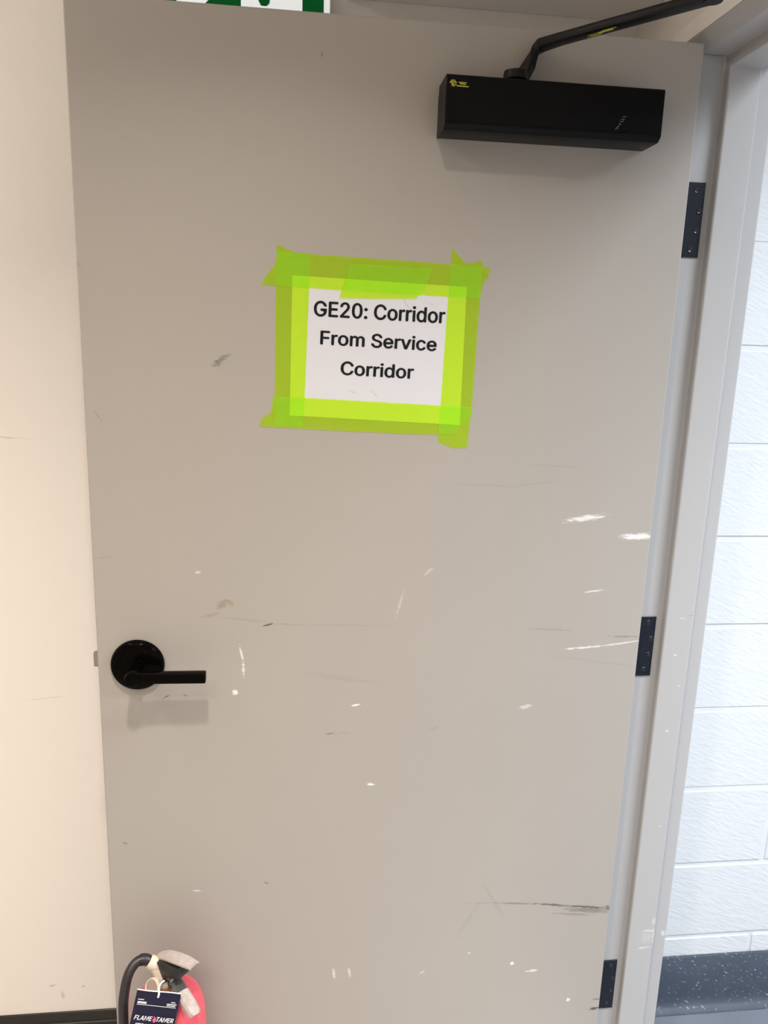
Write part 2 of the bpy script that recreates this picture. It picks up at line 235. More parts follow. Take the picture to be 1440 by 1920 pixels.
GLYPHS = {
  'GE20: Corridor': ([(4723,0),(4723,379),(4782,379),(4782,321),(4786,321),(4794,339),(4807,354),(4823,367),(4841,377),(4861,383),(4883,385),(4888,385),(4894,385),(4899,384),(4905,384),(4910,384),(4914,384),(4914,322),(4911,323),(4906,324),(4900,324),(4893,325),(4885,326),(4877,326),(4860,324),(4844,321),(4829,315),(4816,306),(4805,296),(4796,284),(4789,269),(4785,254),(4784,237),(4784,0),(4462,-8),(4429,-5),(4399,3),(4372,16),(4348,35),(4327,58),(4311,85),(4299,116),(4292,150),(4289,187),(4292,225),(4299,260),(4311,291),(4327,318),(4348,341),(4372,360),(4399,374),(4429,382),(4462,384),(4496,382),(4526,374),(4554,360),(4578,341),(4598,318),(4614,291),(4626,260),(4634,225),(4636,187),(4634,150),(4626,116),(4614,85),(4598,58),(4578,35),(4554,16),(4526,3),(4496,-5),(4462,46),(4486,49),(4507,55),(4525,66),(4540,80),(4553,97),(4562,117),(4569,139),(4573,163),(4574,187),(4573,212),(4569,236),(4562,258),(4553,278),(4540,296),(4525,310),(4507,321),(4486,328),(4462,330),(4439,328),(4418,321),(4400,310),(4385,296),(4373,278),(4363,258),(4357,236),(4353,212),(4351,187),(4353,163),(4357,139),(4363,117),(4373,97),(4385,80),(4400,66),(4418,55),(4439,49),(4026,-8),(3996,-6),(3968,3),(3942,16),(3920,34),(3901,57),(3885,84),(3874,116),(3867,151),(3865,189),(3867,227),(3874,261),(3885,293),(3901,320),(3920,342),(3942,361),(3968,374),(3996,382),(4026,384),(4048,383),(4068,379),(4084,373),(4097,364),(4109,355),(4118,346),(4126,336),(4132,327),(4137,319),(4141,319),(4141,509),(4202,509),(4202,0),(4143,0),(4143,59),(4137,59),(4132,50),(4125,41),(4118,31),(4108,21),(4097,12),(4083,4),(4067,-3),(4048,-7),(4035,47),(4057,49),(4077,55),(4094,65),(4108,78),(4121,95),(4130,115),(4137,138),(4141,162),(4142,189),(4141,216),(4137,241),(4130,263),(4121,282),(4109,299),(4094,312),(4077,322),(4057,328),(4035,330),(4013,328),(3993,322),(3975,311),(3961,298),(3948,281),(3939,261),(3932,239),(3928,215),(3927,189),(3928,163),(3932,139),(3939,117),(3949,97),(3961,80),(3976,66),(3993,55),(4013,49),(3748,443),(3737,444),(3727,448),(3718,455),(3711,463),(3707,472),(3705,483),(3707,494),(3711,504),(3718,512),(3727,518),(3737,522),(3748,524),(3759,522),(3769,518),(3778,512),(3785,504),(3789,494),(3790,483),(3789,472),(3785,463),(3778,455),(3769,448),(3759,444),(3717,0),(3717,379),(3778,379),(3778,0),(3457,0),(3457,379),(3517,379),(3517,321),(3520,321),(3529,339),(3541,354),(3557,367),(3576,377),(3596,383),(3618,385),(3623,385),(3628,385),(3634,384),(3640,384),(3644,384),(3648,384),(3648,322),(3646,323),(3641,324),(3635,324),(3628,325),(3620,326),(3612,326),(3595,324),(3579,321),(3564,315),(3551,306),(3540,296),(3531,284),(3524,269),(3520,254),(3519,237),(3519,0),(3198,0),(3198,379),(3257,379),(3257,321),(3261,321),(3270,339),(3282,354),(3298,367),(3317,377),(3337,383),(3359,385),(3364,385),(3369,385),(3375,384),(3381,384),(3385,384),(3389,384),(3389,322),(3386,323),(3382,324),(3376,324),(3368,325),(3361,326),(3353,326),(3336,324),(3320,321),(3305,315),(3292,306),(3281,296),(3272,284),(3265,269),(3261,254),(3259,237),(3259,0),(2938,-8),(2905,-5),(2875,3),(2847,16),(2823,35),(2803,58),(2787,85),(2774,116),(2767,150),(2765,187),(2767,225),(2774,260),(2787,291),(2803,318),(2823,341),(2847,360),(2875,374),(2905,382),(2938,384),(2971,382),(3002,374),(3029,360),(3053,341),(3074,318),(3090,291),(3102,260),(3109,225),(3112,187),(3109,150),(3102,116),(3090,85),(3074,58),(3053,35),(3029,16),(3002,3),(2971,-5),(2938,46),(2962,49),(2983,55),(3001,66),(3016,80),(3028,97),(3038,117),(3044,139),(3048,163),(3050,187),(3048,212),(3044,236),(3038,258),(3028,278),(3016,296),(3001,310),(2983,321),(2962,328),(2938,330),(2914,328),(2894,321),(2876,310),(2861,296),(2848,278),(2839,258),(2832,236),(2828,212),(2827,187),(2828,163),(2832,139),(2839,117),(2848,97),(2861,80),(2876,66),(2894,55),(2914,49),(2488,-7),(2446,-3),(2407,7),(2371,25),(2339,49),(2312,79),(2290,115),(2274,157),(2264,203),(2261,254),(2264,305),(2274,352),(2290,393),(2312,429),(2339,459),(2371,484),(2407,501),(2446,512),(2488,516),(2513,514),(2537,511),(2561,504),(2583,496),(2603,485),(2623,471),(2640,456),(2655,438),(2668,418),(2679,397),(2688,373),(2693,348),(2629,348),(2624,365),(2618,380),(2610,395),(2601,407),(2590,418),(2578,428),(2565,437),(2551,444),(2536,449),(2520,453),(2504,455),(2488,456),(2458,453),(2430,445),(2404,432),(2381,414),(2362,391),(2346,364),(2334,332),(2326,295),(2324,254),(2326,213),(2334,177),(2346,145),(2362,117),(2381,94),(2404,76),(2430,63),(2458,56),(2488,53),(2504,54),(2520,56),(2536,60),(2551,65),(2565,72),(2578,81),(2590,90),(2601,102),(2610,114),(2618,128),(2624,144),(2629,160),(2693,160),(2688,135),(2680,112),(2669,91),(2655,71),(2640,53),(2623,38),(2604,24),(2583,13),(2561,5),(2538,-2),(2513,-6),(1940,271),(1928,272),(1918,277),(1908,284),(1900,294),(1896,304),(1895,316),(1896,328),(1900,339),(1908,349),(1918,356),(1928,360),(1940,362),(1952,360),(1963,356),(1973,349),(1980,339),(1985,328),(1986,316),(1985,304),(1980,294),(1973,284),(1963,277),(1952,272),(1940,-4),(1928,-3),(1918,1),(1908,9),(1900,18),(1896,29),(1895,41),(1896,53),(1900,64),(1908,73),(1918,81),(1928,85),(1940,87),(1952,85),(1963,81),(1973,73),(1980,64),(1985,53),(1986,41),(1985,29),(1980,18),(1973,9),(1963,1),(1952,-3),(1619,-7),(1583,-3),(1550,7),(1522,24),(1497,48),(1477,77),(1461,113),(1449,155),(1442,202),(1440,254),(1442,306),(1449,353),(1461,395),(1477,431),(1498,461),(1522,484),(1551,502),(1583,512),(1619,516),(1654,512),(1686,502),(1715,484),(1739,461),(1760,431),(1776,395),(1788,353),(1795,306),(1797,254),(1795,202),(1788,155),(1776,113),(1760,77),(1740,48),(1715,24),(1687,7),(1655,-3),(1619,50),(1642,52),(1663,60),(1682,74),(1698,92),(1712,116),(1722,144),(1730,176),(1734,213),(1736,254),(1734,295),(1730,332),(1722,365),(1712,393),(1698,416),(1682,435),(1663,449),(1642,457),(1619,460),(1595,457),(1574,449),(1555,435),(1539,416),(1526,393),(1515,365),(1507,332),(1503,295),(1501,254),(1503,213),(1507,176),(1515,144),(1526,116),(1539,92),(1555,74),(1574,60),(1595,52),(1003,0),(1003,47),(1173,229),(1191,248),(1207,266),(1221,282),(1233,298),(1242,312),(1250,327),(1255,341),(1258,356),(1259,371),(1258,389),(1254,405),(1247,419),(1237,431),(1226,441),(1212,449),(1197,455),(1180,458),(1163,460),(1144,458),(1126,454),(1111,447),(1098,438),(1087,427),(1078,413),(1071,398),(1067,381),(1066,362),(1004,362),(1007,391),(1014,418),(1025,442),(1041,464),(1060,482),(1082,496),(1107,507),(1134,513),(1164,516),(1193,513),(1220,507),(1245,497),(1267,482),(1285,465),(1300,445),(1311,423),(1318,398),(1320,372),(1319,354),(1315,336),(1310,318),(1301,299),(1290,280),(1275,259),(1256,235),(1233,209),(1206,180),(1091,60),(1091,57),(1328,57),(1328,0),(580,0),(580,509),(893,509),(893,452),(645,452),(645,286),(876,286),(876,229),(645,229),(645,57),(896,57),(896,0),(269,-7),(225,-3),(185,7),(149,25),(118,49),(91,79),(69,116),(53,157),(43,203),(40,254),(43,305),(53,352),(69,393),(91,429),(117,459),(149,484),(184,501),(223,512),(265,516),(291,514),(316,510),(340,504),(363,494),(384,483),(403,469),(421,453),(436,436),(449,416),(460,395),(468,373),(474,349),(408,349),(402,365),(395,379),(387,393),(378,406),(368,417),(356,427),(344,436),(330,443),(315,448),(300,453),(283,455),(265,456),(236,453),(209,445),(183,432),(160,414),(141,392),(125,364),(113,332),(106,295),(103,254),(106,213),(113,177),(125,145),(141,117),(161,95),(184,76),(210,63),(238,56),(269,53),(296,55),(322,61),(345,71),(365,85),(382,102),(396,123),(407,147),(413,173),(415,202),(434,199),(283,199),(283,256),(478,256),(478,200),(475,160),(466,124),(451,91),(431,62),(406,38),(377,19),(344,5),(308,-4)],
   [(9,11,10),(9,12,11),(9,13,12),(9,14,13),(9,15,14),(9,16,15),(9,17,16),(8,17,9),(0,2,1),(0,3,2),(7,17,8),(6,17,7),(5,19,6),(19,18,6),(18,17,6),(4,23,5),(23,22,5),(22,21,5),(21,20,5),(20,19,5),(4,24,23),(4,25,24),(0,4,3),(0,31,4),(31,30,4),(30,29,4),(29,28,4),(28,27,4),(27,26,4),(26,25,4),(0,32,31),(0,33,32),(51,53,52),(50,53,51),(50,54,53),(49,54,50),(49,55,54),(48,55,49),(48,56,55),(47,56,48),(47,88,56),(88,57,56),(47,89,88),(87,57,88),(47,90,89),(86,57,87),(47,91,90),(85,57,86),(46,91,47),(85,58,57),(46,92,91),(84,58,85),(46,93,92),(83,58,84),(45,93,46),(83,59,58),(45,94,93),(82,59,83),(44,94,45),(82,60,59),(44,95,94),(81,60,82),(44,96,95),(80,60,81),(80,61,60),(43,96,44),(43,97,96),(79,61,80),(42,97,43),(42,98,97),(78,61,79),(78,62,61),(42,99,98),(77,62,78),(77,63,62),(41,99,42),(41,100,99),(76,63,77),(41,101,100),(75,63,76),(40,101,41),(75,64,63),(40,102,101),(74,64,75),(39,102,40),(74,65,64),(39,103,102),(73,65,74),(39,104,103),(72,65,73),(38,104,39),(72,66,65),(38,105,104),(71,66,72),(38,70,105),(70,66,71),(38,66,70),(37,66,38),(37,67,66),(36,67,37),(36,68,67),(35,68,36),(35,69,68),(34,69,35),(134,136,135),(134,137,136),(123,125,124),(123,126,125),(122,126,123),(122,127,126),(121,127,122),(121,128,127),(121,129,128),(120,129,121),(120,130,129),(120,131,130),(119,167,120),(167,131,120),(167,132,131),(119,168,167),(166,132,167),(165,132,166),(119,169,168),(165,133,132),(164,133,165),(119,170,169),(118,170,119),(164,134,133),(164,163,134),(163,162,134),(162,161,134),(161,160,134),(160,137,134),(118,171,170),(118,172,171),(117,172,118),(117,173,172),(116,173,117),(116,174,173),(159,137,160),(116,175,174),(115,175,116),(158,137,159),(115,176,175),(115,177,176),(157,137,158),(114,177,115),(114,178,177),(156,137,157),(113,178,114),(113,179,178),(155,137,156),(113,180,179),(112,180,113),(154,137,155),(112,181,180),(153,139,154),(139,137,154),(111,181,112),(111,182,181),(152,139,153),(111,183,182),(151,140,152),(140,139,152),(151,141,140),(138,137,139),(110,183,111),(110,184,183),(150,141,151),(150,142,141),(110,149,184),(149,142,150),(110,142,149),(110,143,142),(109,143,110),(109,144,143),(109,145,144),(108,145,109),(108,146,145),(108,147,146),(107,147,108),(107,148,147),(106,148,107),(209,211,210),(209,212,211),(196,198,197),(195,198,196),(195,199,198),(194,199,195),(194,200,199),(193,200,194),(193,201,200),(192,201,193),(192,202,201),(191,202,192),(191,203,202),(190,203,191),(190,204,203),(189,204,190),(189,205,204),(188,205,189),(188,206,205),(187,206,188),(187,207,206),(186,207,187),(186,208,207),(185,208,186),(222,224,223),(222,225,224),(222,226,225),(222,227,226),(222,228,227),(222,229,228),(222,230,229),(221,230,222),(213,215,214),(213,216,215),(220,230,221),(219,230,220),(218,232,219),(232,231,219),(231,230,219),(217,236,218),(236,235,218),(235,234,218),(234,233,218),(233,232,218),(217,237,236),(217,238,237),(213,217,216),(213,244,217),(244,243,217),(243,242,217),(242,241,217),(241,240,217),(240,239,217),(239,238,217),(213,245,244),(213,246,245),(256,258,257),(256,259,258),(256,260,259),(256,261,260),(256,262,261),(256,263,262),(256,264,263),(255,264,256),(247,249,248),(247,250,249),(254,264,255),(253,264,254),(252,266,253),(266,265,253),(265,264,253),(251,270,252),(270,269,252),(269,268,252),(268,267,252),(267,266,252),(251,271,270),(251,272,271),(247,251,250),(247,278,251),(278,277,251),(277,276,251),(276,275,251),(275,274,251),(274,273,251),(273,272,251),(247,279,278),(247,280,279),(298,300,299),(297,300,298),(297,301,300),(296,301,297),(296,302,301),(295,302,296),(295,303,302),(294,303,295),(294,335,303),(335,304,303),(294,336,335),(334,304,335),(294,337,336),(333,304,334),(294,338,337),(332,304,333),(293,338,294),(332,305,304),(293,339,338),(331,305,332),(293,340,339),(330,305,331),(292,340,293),(330,306,305),(292,341,340),(329,306,330),(291,341,292),(329,307,306),(291,342,341),(328,307,329),(291,343,342),(327,307,328),(327,308,307),(290,343,291),(290,344,343),(326,308,327),(289,344,290),(289,345,344),(325,308,326),(325,309,308),(289,346,345),(324,309,325),(324,310,309),(288,346,289),(288,347,346),(323,310,324),(288,348,347),(322,310,323),(287,348,288),(322,311,310),(287,349,348),(321,311,322),(286,349,287),(321,312,311),(286,350,349),(320,312,321),(286,351,350),(319,312,320),(285,351,286),(319,313,312),(285,352,351),(318,313,319),(285,317,352),(317,313,318),(285,313,317),(284,313,285),(284,314,313),(283,314,284),(283,315,314),(282,315,283),(282,316,315),(281,316,282),(370,372,371),(370,373,372),(369,373,370),(369,374,373),(369,375,374),(368,375,369),(368,376,375),(368,377,376),(367,377,368),(367,378,377),(366,397,367),(397,396,367),(396,378,367),(395,378,396),(395,379,378),(394,379,395),(366,398,397),(393,379,394),(392,379,393),(366,399,398),(391,379,392),(391,380,379),(390,380,391),(366,400,399),(365,400,366),(389,380,390),(388,380,389),(388,381,380),(365,401,400),(387,381,388),(387,382,381),(386,382,387),(364,401,365),(364,402,401),(385,382,386),(385,383,382),(384,383,385),(364,403,402),(363,403,364),(363,404,403),(362,404,363),(362,405,404),(361,405,362),(361,406,405),(361,407,406),(360,407,361),(360,408,407),(425,427,426),(425,428,427),(359,408,360),(359,409,408),(424,428,425),(424,429,428),(423,429,424),(359,410,409),(358,410,359),(422,429,423),(422,430,429),(421,430,422),(358,411,410),(421,431,430),(420,431,421),(419,431,420),(357,411,358),(357,412,411),(418,431,419),(418,432,431),(417,432,418),(357,413,412),(416,432,417),(415,432,416),(357,414,413),(414,432,415),(414,433,432),(357,433,414),(356,433,357),(356,434,433),(355,434,356),(355,435,434),(355,436,435),(354,436,355),(354,437,436),(354,438,437),(353,438,354),(474,476,475),(473,476,474),(473,477,476),(473,478,477),(472,478,473),(471,478,472),(471,479,478),(470,479,471),(470,480,479),(469,480,470),(469,481,480),(468,481,469),(468,482,481),(467,482,468),(467,483,482),(466,483,467),(466,484,483),(465,484,466),(465,485,484),(464,485,465),(464,486,485),(463,486,464),(450,452,451),(450,453,452),(449,453,450),(449,454,453),(448,454,449),(447,454,448),(447,455,454),(446,455,447),(446,456,455),(445,456,446),(445,457,456),(444,457,445),(444,458,457),(444,459,458),(443,459,444),(442,459,443),(442,460,459),(441,460,442),(441,461,460),(441,462,461),(440,462,441),(440,439,462),(504,506,505),(503,506,504),(503,507,506),(502,507,503),(502,508,507),(501,508,502),(501,509,508),(501,541,509),(541,540,509),(540,510,509),(500,542,501),(542,541,501),(500,543,542),(539,510,540),(500,544,543),(538,510,539),(500,545,544),(537,510,538),(537,511,510),(499,545,500),(499,546,545),(536,511,537),(498,546,499),(536,512,511),(498,547,546),(535,512,536),(498,548,547),(534,512,535),(497,548,498),(534,513,512),(497,549,548),(533,513,534),(496,549,497),(533,514,513),(496,550,549),(532,514,533),(495,550,496),(495,551,550),(531,514,532),(531,515,514),(495,552,551),(530,515,531),(494,552,495),(530,516,515),(494,553,552),(529,516,530),(493,553,494),(529,517,516),(493,554,553),(528,517,529),(527,517,528),(493,555,554),(492,555,493),(527,518,517),(492,556,555),(526,518,527),(526,519,518),(491,556,492),(491,557,556),(525,519,526),(491,558,557),(524,519,525),(523,519,524),(491,523,558),(491,519,523),(491,520,519),(490,520,491),(489,520,490),(489,521,520),(489,522,521),(488,522,489),(488,487,522),(597,599,598),(597,600,599),(596,600,597),(596,601,600),(595,601,596),(595,602,601),(594,602,595),(594,603,602),(593,603,594),(593,579,603),(579,578,603),(578,604,603),(592,580,593),(580,579,593),(577,604,578),(592,581,580),(576,604,577),(592,582,581),(575,604,576),(592,583,582),(575,605,604),(591,583,592),(574,605,575),(591,584,583),(573,605,574),(591,585,584),(573,606,605),(572,606,573),(590,585,591),(590,586,585),(571,606,572),(571,607,606),(590,587,586),(589,587,590),(570,607,571),(589,588,587),(570,608,607),(569,608,570),(568,608,569),(568,609,608),(567,609,568),(567,610,609),(566,610,567),(566,611,610),(565,611,566),(565,612,611),(564,612,565),(563,612,564),(563,613,612),(562,613,563),(562,614,613),(561,614,562),(561,615,614),(560,615,561),(560,616,615),(560,617,616),(560,618,617),(560,619,618),(560,620,619),(559,620,560),(621,625,622),(625,623,622),(625,624,623),(621,626,625),(621,629,626),(629,627,626),(629,628,627),(621,630,629),(621,631,630),(621,632,631),(650,652,651),(650,653,652),(649,653,650),(649,654,653),(649,655,654),(648,655,649),(648,656,655),(647,656,648),(647,657,656),(647,658,657),(646,677,647),(677,676,647),(676,658,647),(675,658,676),(674,658,675),(674,659,658),(646,678,677),(673,659,674),(672,659,673),(646,679,678),(671,659,672),(671,660,659),(670,660,671),(646,680,679),(645,680,646),(669,660,670),(668,660,669),(668,661,660),(645,681,680),(667,661,668),(667,662,661),(644,681,645),(666,662,667),(644,682,681),(665,662,666),(665,663,662),(664,663,665),(644,683,682),(643,683,644),(643,684,683),(642,684,643),(642,685,684),(705,707,706),(705,703,707),(703,708,707),(641,685,642),(641,686,685),(641,687,686),(640,687,641),(705,702,703),(704,708,703),(704,709,708),(702,704,705),(702,709,704),(640,688,687),(701,709,702),(701,710,709),(639,688,640),(700,710,701),(639,689,688),(700,711,710),(699,711,700),(639,690,689),(638,690,639),(698,711,699),(638,691,690),(698,712,711),(697,712,698),(637,691,638),(637,692,691),(696,712,697),(637,693,692),(696,713,712),(695,713,696),(637,694,693),(694,713,695),(637,713,694),(636,713,637),(636,714,713),(635,714,636),(635,715,714),(634,715,635),(634,716,715),(633,716,634)]),
  'From Service': ([(4155,-8),(4120,-5),(4088,3),(4060,16),(4035,35),(4015,58),(3999,85),(3987,116),(3980,150),(3977,187),(3979,224),(3987,258),(3998,290),(4014,317),(4034,340),(4058,359),(4085,373),(4115,382),(4148,384),(4169,383),(4189,380),(4209,374),(4228,366),(4246,355),(4262,341),(4277,324),(4290,305),(4300,282),(4308,256),(4313,227),(4314,194),(4314,169),(4018,169),(4018,221),(4281,221),(4253,202),(4251,226),(4247,248),(4241,269),(4231,286),(4220,301),(4206,314),(4189,323),(4170,328),(4148,330),(4126,328),(4107,323),(4089,313),(4074,301),(4062,286),(4052,270),(4045,251),(4040,231),(4039,211),(4039,178),(4041,151),(4045,127),(4053,106),(4064,88),(4078,73),(4094,61),(4112,53),(4133,48),(4155,46),(4170,47),(4184,49),(4197,53),(4208,58),(4219,65),(4228,73),(4237,82),(4243,93),(4249,105),(4308,91),(4301,72),(4291,55),(4278,39),(4263,26),(4245,14),(4226,4),(4204,-3),(4180,-7),(3755,-8),(3722,-5),(3691,3),(3664,16),(3640,35),(3620,58),(3603,85),(3591,116),(3584,150),(3581,187),(3584,225),(3591,260),(3603,291),(3620,318),(3640,341),(3664,360),(3691,374),(3722,382),(3755,384),(3773,384),(3790,381),(3807,377),(3823,371),(3838,364),(3852,356),(3865,346),(3877,335),(3887,322),(3896,308),(3903,293),(3909,277),(3850,262),(3847,272),(3843,281),(3838,289),(3832,297),(3825,304),(3817,311),(3809,316),(3799,321),(3789,325),(3778,328),(3767,329),(3755,330),(3731,328),(3710,321),(3692,310),(3677,296),(3665,278),(3656,258),(3649,236),(3645,212),(3644,187),(3645,163),(3649,139),(3656,117),(3665,97),(3677,80),(3692,66),(3710,55),(3731,49),(3755,46),(3767,47),(3779,49),(3790,52),(3800,55),(3809,60),(3818,66),(3826,73),(3833,80),(3839,89),(3844,98),(3848,107),(3851,117),(3910,102),(3905,86),(3897,70),(3889,56),(3878,43),(3867,32),(3854,21),(3839,12),(3824,5),(3808,-1),(3791,-5),(3773,-7),(3464,443),(3453,444),(3443,448),(3434,455),(3428,463),(3423,472),(3422,483),(3423,494),(3428,504),(3434,512),(3443,518),(3453,522),(3464,524),(3476,522),(3486,518),(3495,512),(3501,504),(3506,494),(3507,483),(3506,472),(3501,463),(3495,455),(3486,448),(3476,444),(3433,0),(3433,379),(3494,379),(3494,0),(3154,0),(3009,379),(3076,379),(3157,155),(3165,132),(3172,110),(3178,87),(3184,64),(3191,42),(3197,21),(3175,21),(3182,42),(3188,64),(3194,87),(3201,110),(3208,132),(3215,155),(3296,379),(3363,379),(3218,0),(2785,0),(2785,379),(2844,379),(2844,321),(2848,321),(2857,339),(2869,354),(2885,367),(2903,377),(2923,383),(2945,385),(2950,385),(2956,385),(2962,384),(2967,384),(2972,384),(2976,384),(2976,322),(2973,323),(2969,324),(2962,324),(2955,325),(2947,326),(2939,326),(2922,324),(2906,321),(2891,315),(2878,306),(2867,296),(2858,284),(2851,269),(2847,254),(2846,237),(2846,0),(2540,-8),(2505,-5),(2474,3),(2445,16),(2421,35),(2400,58),(2384,85),(2372,116),(2365,150),(2363,187),(2365,224),(2372,258),(2384,290),(2400,317),(2420,340),(2443,359),(2471,373),(2501,382),(2534,384),(2554,383),(2574,380),(2594,374),(2613,366),(2631,355),(2648,341),(2662,324),(2675,305),(2686,282),(2693,256),(2698,227),(2700,194),(2700,169),(2403,169),(2403,221),(2666,221),(2638,202),(2637,226),(2633,248),(2626,269),(2617,286),(2605,301),(2591,314),(2574,323),(2555,328),(2534,330),(2512,328),(2492,323),(2475,313),(2460,301),(2447,286),(2437,270),(2430,251),(2426,231),(2424,211),(2424,178),(2426,151),(2431,127),(2439,106),(2450,88),(2463,73),(2480,61),(2498,53),(2518,48),(2541,46),(2556,47),(2569,49),(2582,53),(2594,58),(2604,65),(2614,73),(2622,82),(2629,93),(2634,105),(2693,91),(2686,72),(2676,55),(2664,39),(2648,26),(2631,14),(2611,4),(2589,-3),(2566,-7),(2105,-9),(2070,-7),(2038,-1),(2009,9),(1984,23),(1963,40),(1946,60),(1933,83),(1924,109),(1920,137),(1986,137),(1990,118),(1996,102),(2005,88),(2017,76),(2032,66),(2048,59),(2066,53),(2085,50),(2105,49),(2128,50),(2149,54),(2168,60),(2185,69),(2199,79),(2211,92),(2220,106),(2226,122),(2227,139),(2226,154),(2221,168),(2214,179),(2204,189),(2192,197),(2178,205),(2162,211),(2145,217),(2127,222),(2066,239),(2027,253),(1994,269),(1968,289),(1949,313),(1938,341),(1934,372),(1936,400),(1944,425),(1957,448),(1974,468),(1995,484),(2019,498),(2047,508),(2077,514),(2109,516),(2141,514),(2171,508),(2198,498),(2222,484),(2242,468),(2259,449),(2272,427),(2279,403),(2283,378),(2219,378),(2213,402),(2202,421),(2184,437),(2162,449),(2136,456),(2107,459),(2086,457),(2067,454),(2049,448),(2034,440),(2021,430),(2011,418),(2003,405),(1998,391),(1997,376),(1999,359),(2004,345),(2013,334),(2024,324),(2037,315),(2051,308),(2066,302),(2080,297),(2094,293),(2146,279),(2161,275),(2177,270),(2193,264),(2210,256),(2226,248),(2241,238),(2254,226),(2266,213),(2276,198),(2284,180),(2289,161),(2290,139),(2288,112),(2280,87),(2268,64),(2252,43),(2231,25),(2205,11),(2176,0),(2143,-7),(1137,0),(1137,379),(1196,379),(1197,295),(1192,295),(1198,314),(1206,331),(1217,346),(1229,358),(1242,368),(1256,376),(1272,382),(1287,385),(1304,386),(1330,383),(1352,375),(1372,361),(1387,342),(1398,320),(1405,295),(1397,295),(1403,312),(1411,329),(1421,343),(1434,356),(1449,366),(1465,375),(1483,381),(1501,385),(1521,386),(1542,385),(1563,380),(1581,372),(1598,361),(1613,346),(1625,328),(1634,307),(1639,283),(1641,255),(1641,0),(1580,0),(1580,254),(1577,279),(1570,298),(1557,313),(1541,323),(1523,329),(1503,330),(1487,329),(1472,326),(1459,320),(1447,312),(1437,302),(1430,290),(1424,277),(1421,263),(1420,247),(1420,0),(1358,0),(1358,260),(1356,280),(1349,297),(1337,311),(1322,322),(1304,328),(1284,330),(1269,329),(1255,326),(1242,320),(1230,312),(1219,302),(1210,289),(1203,274),(1199,257),(1198,238),(1198,0),(876,-8),(843,-5),(813,3),(786,16),(762,35),(742,58),(725,85),(713,116),(706,150),(703,187),(706,225),(713,260),(725,291),(742,318),(762,341),(786,360),(813,374),(843,382),(876,384),(910,382),(940,374),(968,360),(992,341),(1012,318),(1029,291),(1041,260),(1048,225),(1050,187),(1048,150),(1041,116),(1029,85),(1012,58),(992,35),(968,16),(940,3),(910,-5),(876,46),(900,49),(921,55),(939,66),(954,80),(967,97),(976,117),(983,139),(987,163),(988,187),(987,212),(983,236),(976,258),(967,278),(954,296),(939,310),(921,321),(900,328),(876,330),(853,328),(832,321),(814,310),(799,296),(787,278),(778,258),(771,236),(767,212),(765,187),(767,163),(771,139),(778,117),(787,97),(799,80),(814,66),(832,55),(853,49),(463,0),(463,379),(522,379),(522,321),(525,321),(534,339),(547,354),(562,367),(581,377),(601,383),(623,385),(628,385),(633,385),(639,384),(645,384),(650,384),(653,384),(653,322),(651,323),(646,324),(640,324),(633,325),(625,326),(617,326),(600,324),(584,321),(569,315),(556,306),(545,296),(536,284),(529,269),(525,254),(524,237),(524,0),(60,0),(60,509),(369,509),(369,452),(125,452),(125,278),(346,278),(346,221),(125,221),(125,0)],
